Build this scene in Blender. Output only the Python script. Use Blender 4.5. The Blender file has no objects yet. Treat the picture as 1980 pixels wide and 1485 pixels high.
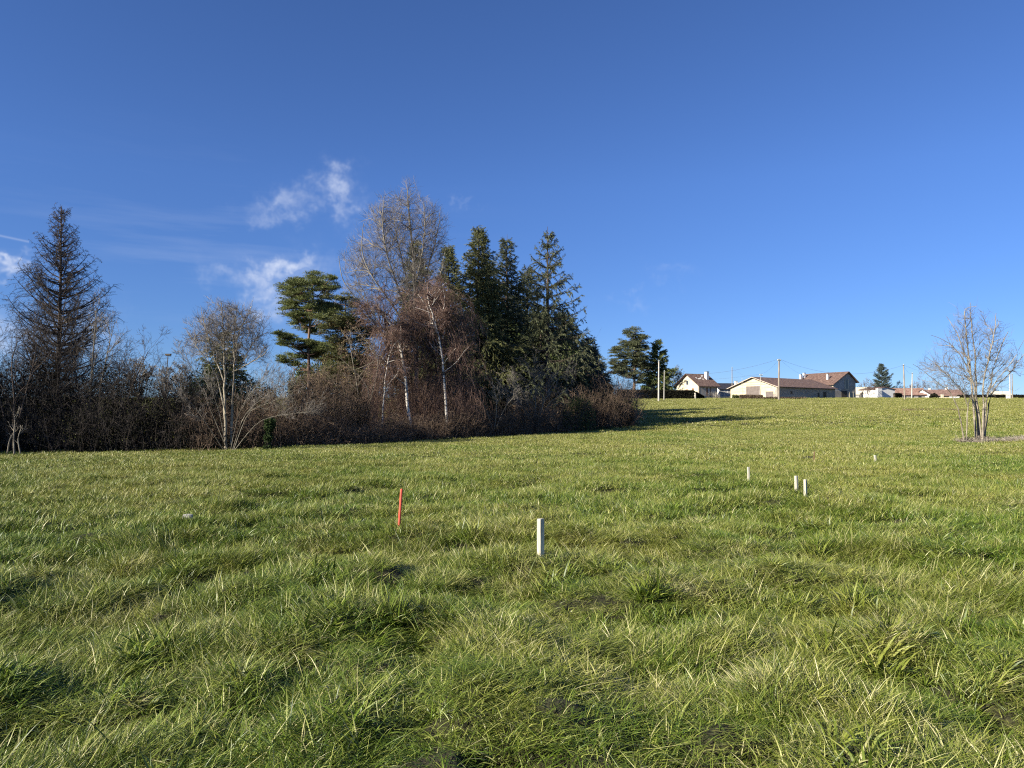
import bpy, math
import numpy as np
from mathutils import Matrix, Vector

sc = bpy.context.scene
R = math.radians
# ------------------------------------------------------------------ camera
F = 1430.0                       # focal length in pixels of a 1980 px wide frame
PITCH = math.atan(57.5 / F)
EYE = 1.6
cam_d = bpy.data.cameras.new('camera')
cam_d.sensor_width = 36.0
cam_d.lens = 36.0 * F / 1980.0
cam_d.clip_end = 6000
cam_d.clip_start = 0.05
cam = bpy.data.objects.new('camera', cam_d)
sc.collection.objects.link(cam)
cam.location = (0, 0, EYE)
cam.rotation_euler = (math.pi / 2 + PITCH, 0, 0)
sc.camera = cam
# ------------------------------------------------------------------ light
SUN_EL, SUN_BACK = 26.5, 33.0     # elevation; degrees behind the camera plane, from the left
sd = bpy.data.lights.new('sun', 'SUN')
sd.energy = 5.0
sd.angle = R(0.53)
sd.color = (1.0, 0.93, 0.80)
so = bpy.data.objects.new('sun', sd)
sc.collection.objects.link(so)
to_sun = Vector((-math.cos(R(SUN_BACK)) * math.cos(R(SUN_EL)), -math.sin(R(SUN_BACK)) * math.cos(R(SUN_EL)), math.sin(R(SUN_EL))))
so.rotation_euler = to_sun.to_track_quat('Z', 'Y').to_euler()
so.location = (-30, -20, 40)
sc.view_settings.view_transform = 'Standard'
sc.view_settings.look = 'None'
sc.view_settings.gamma = 1.0
sc.view_settings.exposure = 1.0
sc.render.film_transparent = False
sc.cycles.use_denoising = False      # the denoiser smears grass and twigs
sc.cycles.filter_width = 1.15
sc.cycles.max_bounces = 6
sc.cycles.sample_clamp_indirect = 4


def build_world():
    w = bpy.data.worlds.new('World')
    sc.world = w
    w.use_nodes = True
    nt = w.node_tree
    N, L = nt.nodes, nt.links
    bg = N['Background']
    sky = N.new('ShaderNodeTexSky')
    sky.sky_type = 'NISHITA'
    sky.sun_disc = False
    sky.sun_elevation = R(SUN_EL)
    sky.sun_rotation = R(270 - SUN_BACK)
    sky.altitude = 400
    sky.air_density = 0.8
    sky.dust_density = 0.0
    sky.ozone_density = 6.0
    tc = N.new('ShaderNodeTexCoord')
    sep = N.new('ShaderNodeSeparateXYZ')
    L.new(tc.outputs['Generated'], sep.inputs[0])

    def M(op, a, b=None, c=None, clamp=False):
        n = N.new('ShaderNodeMath')
        n.operation = op
        n.use_clamp = clamp
        for k, v in enumerate((a, b, c)):
            if v is None:
                continue
            if isinstance(v, (int, float)):
                n.inputs[k].default_value = v
            else:
                L.new(v, n.inputs[k])
        return n.outputs[0]
    az = M('MULTIPLY', M('ARCTAN2', sep.outputs[0], sep.outputs[1]), 57.29578)   # degrees right of north
    el = M('MULTIPLY', M('ARCSINE', sep.outputs[2]), 57.29578)
    # warp
    def noise(scale, detail=4, rough=0.6, sx=1, sy=1, sz=1):
        mp = N.new('ShaderNodeMapping')
        mp.inputs['Scale'].default_value = (sx, sy, sz)
        L.new(tc.outputs['Generated'], mp.inputs[0])
        n = N.new('ShaderNodeTexNoise')
        n.inputs['Scale'].default_value = scale
        n.inputs['Detail'].default_value = detail
        n.inputs['Roughness'].default_value = rough
        L.new(mp.outputs[0], n.inputs['Vector'])
        return n.outputs['Fac']
    n1 = noise(28, 3)
    n2 = noise(33, 3, 0.6, 1.07, 0.95, 1.1)
    azw = M('ADD', az, M('MULTIPLY', M('SUBTRACT', n1, 0.5), 7.0))
    elw = M('ADD', el, M('MULTIPLY', M('SUBTRACT', n2, 0.5), 5.0))
    fine = noise(60, 5, 0.55)

    def px(x, y):
        return math.degrees(math.atan((x - 990) / F)), math.degrees(math.atan((800 - y) / F) * math.cos(math.atan((x - 990) / F)))
    clouds = [  # px x, px y, half width deg, half height deg, slant, strength
        (652, 356, 1.3, 1.0, 0.0, 1.15), (668, 385, 0.7, 1.2, 0.0, 0.9), (560, 388, 1.5, 0.9, -0.2, 0.75), (508, 408, 1.5, 0.6, 0.0, 0.55),
        (480, 540, 1.7, 0.8, 0.2, 1.3), (545, 522, 2.1, 0.7, -0.15, 1.5), (510, 572, 1.3, 1.2, 0.3, 1.3),
        (590, 545, 2.2, 1.5, 0.0, 0.45), (-8, 503, 0.8, 0.45, 0, 1.7), (15, 655, 2.2, 1.2, 0, 1.0), (150, 645, 1.8, 1.2, 0, 0.8),
        (1217, 584, 1.2, 0.5, 0, 0.28), (905, 380, .5, .3, 0, .2), (1300, 522, 1.2, 0.5, 0, 0.15)]
    tot = None
    for (x, y, hw, hh, sl, s) in clouds:
        a0, e0 = px(x, y)
        da = M('SUBTRACT', azw, a0)
        de = M('ADD', M('SUBTRACT', elw, e0), M('MULTIPLY', da, sl))
        q = M('ADD', M('POWER', M('ABSOLUTE', M('DIVIDE', da, hw)), 2.0), M('POWER', M('ABSOLUTE', M('DIVIDE', de, hh)), 2.0))
        g = M('MULTIPLY', M('EXPONENT', M('MULTIPLY', q, -0.9)), s)
        tot = g if tot is None else M('MAXIMUM', tot, g)
    puff = M('MULTIPLY', tot, M('MULTIPLY_ADD', fine, 1.25, 0.0))
    puff = M('MULTIPLY', puff, 0.66, clamp=True)
    # thin cirrus streaks low in the left of the sky
    cir = noise(3.2, 5, 0.55, 1.2, 1.2, 13)
    cirm = M('MULTIPLY', M('SUBTRACT', cir, 0.5, clamp=True), .5)
    ga = M('EXPONENT', M('MULTIPLY', M('POWER', M('DIVIDE', M('SUBTRACT', az, -21), 13), 2.0), -1.0))
    ge = M('EXPONENT', M('MULTIPLY', M('POWER', M('DIVIDE', M('SUBTRACT', el, 11.5), 5), 2.0), -1.0))
    cirm = M('MULTIPLY', cirm, M('MULTIPLY', ga, ge))
    # contrail at the left edge
    a0, e0 = px(20, 457)
    ct = M('SUBTRACT', M('SUBTRACT', el, e0), M('MULTIPLY', M('SUBTRACT', az, a0), -0.12))
    ct = M('EXPONENT', M('MULTIPLY', M('POWER', M('DIVIDE', ct, 0.07), 2.0), -1.0))
    ct = M('MULTIPLY', ct, M('LESS_THAN', az, px(48, 457)[0]))
    ct = M('MULTIPLY', M('MULTIPLY', ct, M('GREATER_THAN', az, -45)), 0.22)
    mask = M('ADD', M('ADD', puff, cirm), ct, clamp=True)
    # keep the cloud to the front half of the sky
    mask = M('MULTIPLY', mask, M('GREATER_THAN', sep.outputs[1], 0.0))
    tint = N.new('ShaderNodeMix')
    tint.data_type = 'RGBA'
    tint.blend_type = 'MULTIPLY'
    tint.inputs[0].default_value = 1.0
    tint.inputs[7].default_value = SKY_TINT
    L.new(sky.outputs[0], tint.inputs[6])
    mx = N.new('ShaderNodeMix')
    mx.data_type = 'RGBA'
    L.new(mask, mx.inputs[0])
    clear = N.new('ShaderNodeMapRange')       # a very clear day: little brightening towards the horizon
    clear.inputs[1].default_value = 0.5; clear.inputs[2].default_value = 17
    clear.inputs[3].default_value = 0.71; clear.inputs[4].default_value = 1.0
    L.new(el, clear.inputs[0])
    dim = N.new('ShaderNodeVectorMath'); dim.operation = 'SCALE'
    L.new(tint.outputs[2], dim.inputs[0]); L.new(clear.outputs[0], dim.inputs['Scale'])
    L.new(dim.outputs[0], mx.inputs[6])
    mx.inputs[7].default_value = (6.2, 6.9, 8.6, 1)
    L.new(mx.outputs[2], bg.inputs[0])
    bg.inputs[1].default_value = SKY_STRENGTH


SKY_TINT = (1.0, 1.12, 1.40, 1)
SKY_STRENGTH = 0.0565
build_world()

# ------------------------------------------------------------------ numbers
def h2(ix, iy, seed):
    ix = ix.astype(np.int64); iy = iy.astype(np.int64)
    h = (ix * 374761393 + iy * 668265263 + seed * 974634777) & 0xffffffff
    h = ((h ^ (h >> 13)) * 1274126177) & 0xffffffff
    h = ((h ^ (h >> 16)) * 2246822519) & 0xffffffff
    h = h ^ (h >> 15)
    return (h & 0xffffff) / float(0xffffff)


def vn(x, y, seed=0):
    x = np.asarray(x, float); y = np.asarray(y, float)
    ix = np.floor(x); iy = np.floor(y)
    fx = x - ix; fy = y - iy
    fx = fx * fx * fx * (fx * (fx * 6 - 15) + 10); fy = fy * fy * fy * (fy * (fy * 6 - 15) + 10)
    a = h2(ix, iy, seed); b = h2(ix + 1, iy, seed); c = h2(ix, iy + 1, seed); d = h2(ix + 1, iy + 1, seed)
    return (a + (b - a) * fx) * (1 - fy) + (c + (d - c) * fx) * fy


def fbm(x, y, seed=0, octv=3, gain=0.5):
    s = 0; amp = 1; t = 0
    for k in range(octv):
        s = s + amp * vn(x * 2 ** k + 17.3 * k, y * 2 ** k - 9.1 * k, seed + k)
        t += amp; amp *= gain
    return s / t


_yy = np.arange(-60, 900, 1.0)
_zz = np.interp(_yy, [-60, 0, 20, 36, 58, 75, 100, 140, 190, 203, 235, 300, 900], [0, 0, 0, -.05, .25, 1.0, 2.25, 4.25, 5.6, 5.75, 4.8, 3.0, -6])
_k = np.exp(-0.5 * (np.arange(-12, 13) / 4.0) ** 2); _k /= _k.sum()
_zz = np.convolve(np.pad(_zz, 12, mode='edge'), _k, mode='valid')


def sm(a, b, x):
    t = np.clip((x - a) / (b - a), 0, 1)
    return t * t * (3 - 2 * t)


def gz0(X, Y):
    X = np.asarray(X, float); Y = np.asarray(Y, float)
    z = np.interp(Y, _yy, _zz)
    z = z + 0.012 * np.clip(X, -40, 40) * sm(8, 36, Y) * (1 - sm(60, 115, Y))
    return z


def micro(X, Y):
    r = np.hypot(X, Y)
    a = np.clip(1.25 - r / 34, 0.33, 1)
    b1 = fbm(np.asarray(X) * 1.25 + 5, np.asarray(Y) * 1.5, 11, 2)
    m = (b1 - 0.5) * 0.36
    m = m + (fbm(np.asarray(X) * .3, np.asarray(Y) * .3, 5, 2) - 0.5) * 0.18
    m = m - 0.11 * sm(.46, .18, fbm(np.asarray(X) * 1.6 + 3, np.asarray(Y) * 1.9, 29, 2))
    m = m + (vn(np.asarray(X) * 4.1, np.asarray(Y) * 4.1, 23) - 0.5) * 0.09
    return m * a - 0.03


def gz(X, Y):
    return gz0(X, Y) + micro(X, Y)


def ray(px, row):
    u = (px - 990) / F; v = -(row - 742.5) / F
    c, s = math.cos(PITCH), math.sin(PITCH)
    return np.array([u, c - v * s, s + v * c])


def at(px, row, Y):
    d = ray(px, row)
    return np.array([d[0] * Y / d[1], Y, EYE + d[2] * Y / d[1]])


def on_ground(px, Y, sink=0.0):
    X = at(px, 800, Y)[0]
    return np.array([X, Y, float(gz(np.array(X), np.array(Y))) - sink])


def zrow(row, Y):
    return at(990, row, Y)[2]


def ground_hit(px, row):
    """distance at which the pixel's ray meets the ground"""
    d = ray(px, row)
    t = np.linspace(1.5, 260, 12000)
    P = d[None, :] * t[:, None]
    below = (P[:, 2] + EYE) < gz(P[:, 0], P[:, 1])
    k = int(np.argmax(below)) if below.any() else len(t) - 1
    return P[k, 1]


# ------------------------------------------------------------------ mesh helper
class MB:
    def __init__(s):
        s.v = []; s.f = []; s.n = 0; s.m = []; s.r = []

    def add(s, v, f, mat=0, r=None):
        v = np.asarray(v, np.float32).reshape(-1, 3); f = np.asarray(f, np.int64)
        s.v.append(v); s.f.append(f + s.n); s.m.append(np.full(len(f), mat, np.int32))
        s.r.append(np.full(len(v), 0.5, np.float32) if r is None else np.asarray(r, np.float32))
        s.n += len(v)

    def box(s, x0, x1, y0, y1, z0, z1, mat=0):
        v = [(x, y, z) for z in (z0, z1) for y in (y0, y1) for x in (x0, x1)]
        s.add(v, [(0, 2, 3, 1), (4, 5, 7, 6), (0, 1, 5, 4), (2, 6, 7, 3), (0, 4, 6, 2), (1, 3, 7, 5)], mat)

    def build(s, name, mats, parent=None, smooth=False):
        me = bpy.data.meshes.new(name)
        if s.v:
            V = np.concatenate(s.v)
            me.vertices.add(len(V)); me.vertices.foreach_set('co', V.ravel())
            loops = np.concatenate([f.ravel() for f in s.f]).astype(np.int32)
            tot = np.concatenate([np.full(len(f), f.shape[1], np.int32) for f in s.f])
            st = np.concatenate([[0], np.cumsum(tot)[:-1]]).astype(np.int32)
            me.loops.add(len(loops)); me.loops.foreach_set('vertex_index', loops)
            me.polygons.add(len(tot)); me.polygons.foreach_set('loop_start', st)
            me.polygons.foreach_set('material_index', np.concatenate(s.m))
            me.polygons.foreach_set('use_smooth', np.full(len(tot), bool(smooth)))
            a = me.attributes.new('rnd', 'FLOAT', 'POINT'); a.data.foreach_set('value', np.concatenate(s.r))
            me.update(calc_edges=True)
        for m in (mats if isinstance(mats, (list, tuple)) else [mats]):
            me.materials.append(m)
        o = bpy.data.objects.new(name, me)
        sc.collection.objects.link(o)
        if parent is not None:
            o.parent = parent
        return o


def tag(o, label=None, cat=None, group=None, kind=None):
    if label: o['label'] = label
    if cat: o['category'] = cat
    if group: o['group'] = group
    if kind: o['kind'] = kind
    return o


def empty(name, loc, label, cat, group=None, rz=0):
    o = bpy.data.objects.new(name, None)
    o.empty_display_size = 0.3
    sc.collection.objects.link(o)
    o.location = [float(c) for c in loc]; o.rotation_euler = (0, 0, rz)
    return tag(o, label, cat, group)


def unit(a):
    return a / np.maximum(np.linalg.norm(a, axis=-1, keepdims=True), 1e-9)


def rdir(rng, n):
    return unit(rng.normal(size=(n, 3)))


def perp(d, rng):
    r = rdir(rng, len(d))
    return unit(r - (r * d).sum(1, keepdims=True) * d)


def grow(P0, D0, L, K, rng, wob=0.15, trop=0.0, tv=(0, 0, 1)):
    """polylines: start points, directions, lengths -> (N,K,3)"""
    N_ = len(P0)
    L = np.broadcast_to(np.asarray(L, float), (N_,))
    out = np.empty((N_, K, 3)); out[:, 0] = P0
    d = unit(np.array(D0, float)); p = np.array(P0, float)
    tv = np.asarray(tv, float)
    for k in range(1, K):
        d = unit(d + rng.normal(size=(N_, 3)) * wob + (trop if np.ndim(trop) == 0 else np.asarray(trop)[:, None]) * tv)
        p = p + d * (L / (K - 1))[:, None]
        out[:, k] = p
    return out


def sample(pts, idx, t):
    K = pts.shape[1]
    f = t * (K - 1); i = np.minimum(f.astype(int), K - 2); w = (f - i)[:, None]
    a = pts[idx, i]; b = pts[idx, i + 1]
    return a * (1 - w) + b * w, unit(b - a)


def plen(pts):
    return np.linalg.norm(np.diff(pts, axis=1), axis=2).sum(1)


def spawn(pts, rad, n, rng, t=(0.2, 1.0), ang=(25, 55), ln=(0.4, 0.7), taper=0.45, tipr=0.25, rr=0.6, absL=None):
    """children of polylines. returns P, D, L, r"""
    N_ = len(pts)
    cnt = np.broadcast_to(np.asarray(n), (N_,)).astype(int)
    idx = np.repeat(np.arange(N_), cnt)
    m = len(idx)
    tt = rng.uniform(t[0], t[1], m)
    P, T = sample(pts, idx, tt)
    a = np.radians(rng.uniform(ang[0], ang[1], m))[:, None]
    D = np.cos(a) * T + np.sin(a) * perp(T, rng)
    L0 = plen(pts)[idx] if absL is None else np.full(m, absL)
    L = L0 * rng.uniform(ln[0], ln[1], m) * (1 - taper * tt)
    r = np.asarray(rad)[idx] * (1 - tt * (1 - tipr)) * rr
    return P, D, L, r, idx, tt


def tubes(mb, pts, r0, r1, sides=3, mat=0, rng=None, r=None):
    N_, K, _ = pts.shape
    if N_ == 0:
        return
    r0 = np.broadcast_to(np.asarray(r0, float), (N_,)); r1 = np.broadcast_to(np.asarray(r1, float), (N_,))
    T = np.empty_like(pts); T[:, 1:-1] = pts[:, 2:] - pts[:, :-2]; T[:, 0] = pts[:, 1] - pts[:, 0]; T[:, -1] = pts[:, -1] - pts[:, -2]
    T = unit(T)
    ref = np.where(np.abs(T[..., 2:3]) > 0.9, np.array([1.0, 0, 0]), np.array([0, 0, 1.0]))
    A = unit(np.cross(T, ref)); B = np.cross(T, A)
    rad = r0[:, None] + (r1 - r0)[:, None] * np.linspace(0, 1, K)[None, :]
    an = np.arange(sides) * 2 * math.pi / sides
    V = pts[:, :, None, :] + rad[:, :, None, None] * (np.cos(an)[None, None, :, None] * A[:, :, None, :] + np.sin(an)[None, None, :, None] * B[:, :, None, :])
    base = (np.arange(N_) * K * sides)[:, None, None] + (np.arange(K - 1) * sides)[None, :, None]
    s0 = np.arange(sides)[None, None, :]; s1 = (np.arange(sides) + 1)[None, None, :] % sides
    Fq = np.stack([base + s0, base + s1, base + s1 + sides, base + s0 + sides], -1).reshape(-1, 4)
    if r is None:
        rr = (rng or np.random.default_rng(1)).uniform(0, 1, N_)
    else:
        rr = np.broadcast_to(r, (N_,))
    mb.add(V.reshape(-1, 3), Fq, mat, np.repeat(rr, K * sides))


def tris(mb, P, D, L, W, rng, mat=0, r=None, N=None):
    """slender leaf triangles / diamonds from P along D"""
    n = len(P)
    S = perp(D, rng) if N is None else unit(np.cross(D, N))
    L = np.broadcast_to(np.asarray(L, float), (n,))[:, None]; W = np.broadcast_to(np.asarray(W, float), (n,))[:, None]
    V = np.stack([P, P + D * L * 0.45 + S * W, P + D * L, P + D * L * 0.45 - S * W], 1)
    f = np.arange(n)[:, None] * 4
    Fq = np.concatenate([f, f + 1, f + 2, f + 3], 1)
    rr = rng.uniform(0, 1, n) if r is None else np.broadcast_to(r, (n,))
    mb.add(V.reshape(-1, 3), Fq, mat, np.repeat(rr, 4))


# ------------------------------------------------------------------ materials
def new_mat(name):
    m = bpy.data.materials.new(name); m.use_nodes = True
    nt = m.node_tree
    return m, nt, nt.nodes['Principled BSDF']


def mat_noise(name, c1, c2, scale=6, rough=0.85, detail=4, c3=None, bump=0.0, bscale=None, coord='Object', stretch=(1, 1, 1), spec=0.3, lo=0.35, hi=0.65):
    m, nt, b = new_mat(name)
    N, L = nt.nodes, nt.links
    tc = N.new('ShaderNodeTexCoord'); mp = N.new('ShaderNodeMapping'); mp.inputs['Scale'].default_value = stretch
    L.new(tc.outputs[coord], mp.inputs[0])
    n = N.new('ShaderNodeTexNoise'); n.inputs['Scale'].default_value = scale; n.inputs['Detail'].default_value = detail; n.inputs['Roughness'].default_value = 0.62
    L.new(mp.outputs[0], n.inputs['Vector'])
    cr = N.new('ShaderNodeValToRGB'); cr.color_ramp.elements[0].position = lo; cr.color_ramp.elements[1].position = hi
    cr.color_ramp.elements[0].color = (*c1, 1); cr.color_ramp.elements[1].color = (*c2, 1)
    if c3:
        e = cr.color_ramp.elements.new((lo + hi) / 2); e.color = (*c3, 1)
    L.new(n.outputs['Fac'], cr.inputs[0]); L.new(cr.outputs[0], b.inputs['Base Color'])
    b.inputs['Roughness'].default_value = rough; b.inputs['Specular IOR Level'].default_value = spec
    if bump:
        n2 = N.new('ShaderNodeTexNoise'); n2.inputs['Scale'].default_value = bscale or scale * 4; n2.inputs['Detail'].default_value = 5
        L.new(mp.outputs[0], n2.inputs['Vector'])
        bp = N.new('ShaderNodeBump'); bp.inputs['Strength'].default_value = bump; bp.inputs['Distance'].default_value = 0.02
        L.new(n2.outputs['Fac'], bp.inputs['Height']); L.new(bp.outputs[0], b.inputs['Normal'])
    return m


def mat_rnd(name, cols, rough=0.7, trans=0.0, spec=0.3, tcol=None):
    """colour picked per leaf or twig from the rnd attribute"""
    m, nt, b = new_mat(name)
    N, L = nt.nodes, nt.links
    at_ = N.new('ShaderNodeAttribute'); at_.attribute_name = 'rnd'
    cr = N.new('ShaderNodeValToRGB')
    els = cr.color_ramp.elements
    for k, c in enumerate(cols):
        p = k / (len(cols) - 1)
        if k == 0: e = els[0]
        elif k == len(cols) - 1: e = els[1] if len(cols) == 2 else els[-1]
        else: e = els.new(p)
        e.position = p; e.color = (*c, 1)
    L.new(at_.outputs['Fac'], cr.inputs[0]); L.new(cr.outputs[0], b.inputs['Base Color'])
    b.inputs['Roughness'].default_value = rough; b.inputs['Specular IOR Level'].default_value = spec
    if trans:
        t = N.new('ShaderNodeBsdfTranslucent'); L.new(cr.outputs[0], t.inputs[0])
        mx = N.new('ShaderNodeMixShader'); mx.inputs[0].default_value = trans
        L.new(b.outputs[0], mx.inputs[1]); L.new(t.outputs[0], mx.inputs[2])
        L.new(mx.outputs[0], N['Material Output'].inputs[0])
    return m


def mat_birch():
    m, nt, b = new_mat('birch_bark')
    N, L = nt.nodes, nt.links
    tc = N.new('ShaderNodeTexCoord'); mp = N.new('ShaderNodeMapping'); mp.inputs['Scale'].default_value = (1, 1, 5)
    L.new(tc.outputs['Object'], mp.inputs[0])
    n = N.new('ShaderNodeTexNoise'); n.inputs['Scale'].default_value = 1.6; n.inputs['Detail'].default_value = 4
    L.new(mp.outputs[0], n.inputs['Vector'])
    cr = N.new('ShaderNodeValToRGB'); e = cr.color_ramp.elements
    e[0].position = .40; e[0].color = (.07, .055, .045, 1); e[1].position = .5; e[1].color = (.58, .53, .46, 1)
    L.new(n.outputs['Fac'], cr.inputs[0]); L.new(cr.outputs[0], b.inputs['Base Color'])
    b.inputs['Roughness'].default_value = .7
    return m


def mat_stone(name, c1, c2, mortar, scale=2.2):
    m, nt, b = new_mat(name)
    N, L = nt.nodes, nt.links
    tc = N.new('ShaderNodeTexCoord')
    v = N.new('ShaderNodeTexVoronoi'); v.inputs['Scale'].default_value = scale
    mp = N.new('ShaderNodeMapping'); mp.inputs['Scale'].default_value = (1, 1, 1.7)
    L.new(tc.outputs['Object'], mp.inputs[0]); L.new(mp.outputs[0], v.inputs['Vector'])
    v2 = N.new('ShaderNodeTexVoronoi'); v2.feature = 'DISTANCE_TO_EDGE'; v2.inputs['Scale'].default_value = scale
    L.new(mp.outputs[0], v2.inputs['Vector'])
    mx = N.new('ShaderNodeMix'); mx.data_type = 'RGBA'; mx.inputs[6].default_value = (*c1, 1); mx.inputs[7].default_value = (*c2, 1)
    L.new(v.outputs['Color'], mx.inputs[0])
    lt = N.new('ShaderNodeMath'); lt.operation = 'LESS_THAN'; lt.inputs[1].default_value = .05
    L.new(v2.outputs['Distance'], lt.inputs[0])
    m2 = N.new('ShaderNodeMix'); m2.data_type = 'RGBA'; m2.inputs[7].default_value = (*mortar, 1)
    L.new(lt.outputs[0], m2.inputs[0]); L.new(mx.outputs[2], m2.inputs[6]); L.new(m2.outputs[2], b.inputs['Base Color'])
    b.inputs['Roughness'].default_value = .95
    return m


def mat_roof(name, c1, c2, c3):
    """rows of clay tiles: wave bump plus noise colour"""
    m, nt, b = new_mat(name)
    N, L = nt.nodes, nt.links
    tc = N.new('ShaderNodeTexCoord')
    n = N.new('ShaderNodeTexNoise'); n.inputs['Scale'].default_value = 1.8; n.inputs['Detail'].default_value = 8; n.inputs['Roughness'].default_value = .75
    L.new(tc.outputs['Object'], n.inputs['Vector'])
    cr = N.new('ShaderNodeValToRGB'); e = cr.color_ramp.elements
    e[0].position = .36; e[0].color = (*c1, 1); e[1].position = .66; e[1].color = (*c3, 1)
    k = e.new(.5); k.color = (*c2, 1)
    L.new(n.outputs['Fac'], cr.inputs[0]); L.new(cr.outputs[0], b.inputs['Base Color'])
    w = N.new('ShaderNodeTexWave'); w.wave_type = 'BANDS'; w.bands_direction = 'Y'; w.inputs['Scale'].default_value = 1.6
    L.new(tc.outputs['Object'], w.inputs['Vector'])
    bp = N.new('ShaderNodeBump'); bp.inputs['Strength'].default_value = .6; bp.inputs['Distance'].default_value = .06
    L.new(w.outputs['Fac'], bp.inputs['Height']); L.new(bp.outputs[0], b.inputs['Normal'])
    b.inputs['Roughness'].default_value = .9
    return m


def mat_patchy_green(name, blade=True):
    """grass blades: colour per blade (rnd) shifted by broad patches over the field"""
    m, nt, b = new_mat(name)
    N, L = nt.nodes, nt.links
    geo = N.new('ShaderNodeNewGeometry')
    at_ = N.new('ShaderNodeAttribute'); at_.attribute_name = 'rnd'
    def noise(scale, det=3):
        n = N.new('ShaderNodeTexNoise'); n.inputs['Scale'].default_value = scale; n.inputs['Detail'].default_value = det
        L.new(geo.outputs['Position'], n.inputs['Vector']); return n.outputs['Fac']
    def ramp(fac, cols, pos):
        cr = N.new('ShaderNodeValToRGB'); e = cr.color_ramp.elements
        e[0].position = pos[0]; e[0].color = (*cols[0], 1); e[1].position = pos[-1]; e[1].color = (*cols[-1], 1)
        for c, p in zip(cols[1:-1], pos[1:-1]):
            k = e.new(p); k.color = (*c, 1)
        L.new(fac, cr.inputs[0]); return cr.outputs[0]
    green = ramp(at_.outputs['Fac'], [(.036, .070, .006), (.085, .142, .011), (.165, .225, .026), (.33, .35, .08), (.55, .50, .25)], [0, .35, .7, .9, 1])
    dry = ramp(at_.outputs['Fac'], [(.085, .115, .012), (.175, .198, .026), (.285, .285, .055), (.39, .36, .12), (.50, .45, .24)], [0, .3, .6, .85, 1])
    mx = N.new('ShaderNodeMix'); mx.data_type = 'RGBA'
    # broad patches; more straw up the slope
    sep = N.new('ShaderNodeSeparateXYZ'); L.new(geo.outputs['Position'], sep.inputs[0])
    mr = N.new('ShaderNodeMapRange'); mr.inputs[1].default_value = 60; mr.inputs[2].default_value = 150; mr.inputs[3].default_value = 0; mr.inputs[4].default_value = .28
    L.new(sep.outputs[1], mr.inputs[0])
    def M(op, a, b_):
        n = N.new('ShaderNodeMath'); n.operation = op
        for k, v in enumerate((a, b_)):
            if isinstance(v, (int, float)): n.inputs[k].default_value = v
            else: L.new(v, n.inputs[k])
        return n.outputs[0]
    mr2 = N.new('ShaderNodeMapRange'); mr2.inputs[1].default_value = 6; mr2.inputs[2].default_value = 34; mr2.inputs[3].default_value = 0; mr2.inputs[4].default_value = .07
    L.new(sep.outputs[1], mr2.inputs[0])
    f = M('ADD', M('ADD', M('ADD', M('MULTIPLY', noise(.16, 4), .6), mr2.outputs[0]), M('MULTIPLY', noise(1.3, 3), .4)), mr.outputs[0])
    fr = N.new('ShaderNodeMapRange'); fr.inputs[1].default_value = .44; fr.inputs[2].default_value = .62
    L.new(f, fr.inputs[0]); L.new(fr.outputs[0], mx.inputs[0])
    L.new(green, mx.inputs[6]); L.new(dry, mx.inputs[7])
    L.new(mx.outputs[2], b.inputs['Base Color'])
    b.inputs['Roughness'].default_value = .45; b.inputs['Specular IOR Level'].default_value = .45
    t = N.new('ShaderNodeBsdfTranslucent'); L.new(mx.outputs[2], t.inputs[0])
    ms = N.new('ShaderNodeMixShader'); ms.inputs[0].default_value = .15
    L.new(b.outputs[0], ms.inputs[1]); L.new(t.outputs[0], ms.inputs[2]); L.new(ms.outputs[0], N['Material Output'].inputs[0])
    return m


M_ = {}
M_['grass'] = mat_patchy_green('grass_blades')
M_['soil'] = mat_noise('meadow_soil', (.016, .015, .008), (.055, .052, .022), 26.0, .95, 8, bump=.8, bscale=60, coord='Object')
M_['bark_dark'] = mat_noise('bark_dark', (.045, .034, .026), (.12, .09, .07), 5, .9, 5, stretch=(1, 1, .25))
M_['bark_grey'] = mat_noise('bark_grey', (.10, .085, .065), (.30, .27, .21), 3, .85, 5, stretch=(1, 1, .4))
M_['bark_pine'] = mat_noise('bark_pine', (.10, .06, .04), (.26, .17, .11), 3, .85, 5, stretch=(1, 1, .4))
M_['bark_pale'] = mat_noise('bark_pale', (.13, .105, .075), (.40, .35, .26), 2.5, .8, 5, stretch=(1, 1, .7))
M_['birch'] = mat_birch()
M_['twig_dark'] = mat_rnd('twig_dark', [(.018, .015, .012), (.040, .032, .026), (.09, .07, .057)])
M_['twig_grey'] = mat_rnd('twig_grey', [(.09, .075, .062), (.17, .148, .125), (.27, .24, .205)])
M_['twig_red'] = mat_rnd('twig_red', [(.075, .042, .032), (.15, .09, .066), (.25, .165, .125)])
M_['twig_brown'] = mat_rnd('twig_brown', [(.062, .041, .029), (.135, .091, .061), (.26, .185, .125)])
M_['twig_pale'] = mat_rnd('twig_pale', [(.18, .15, .12), (.34, .29, .22), (.46, .41, .33)])
M_['needle_spruce'] = mat_rnd('needle_spruce', [(.038, .050, .024), (.090, .103, .050), (.18, .19, .092)], .6, .2)
M_['needle_olive'] = mat_rnd('needle_olive', [(.05, .062, .022), (.125, .135, .048), (.22, .22, .085)], .6, .2)
M_['needle_pine'] = mat_rnd('needle_pine', [(.05, .07, .02), (.13, .155, .045), (.23, .245, .085)], .6, .2)
M_['needle_blue'] = mat_rnd('needle_blue', [(.035, .055, .045), (.085, .115, .10), (.15, .19, .165)], .6, .1)
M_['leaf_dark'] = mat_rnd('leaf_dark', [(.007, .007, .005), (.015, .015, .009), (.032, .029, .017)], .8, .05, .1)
M_['leaf_green'] = mat_rnd('leaf_green', [(.03, .045, .012), (.07, .095, .028), (.12, .15, .05)], .6, .15, .2)
M_['leaf_brown'] = mat_rnd('leaf_brown', [(.05, .034, .022), (.11, .076, .050), (.23, .17, .11)], .75, .15)
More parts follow.
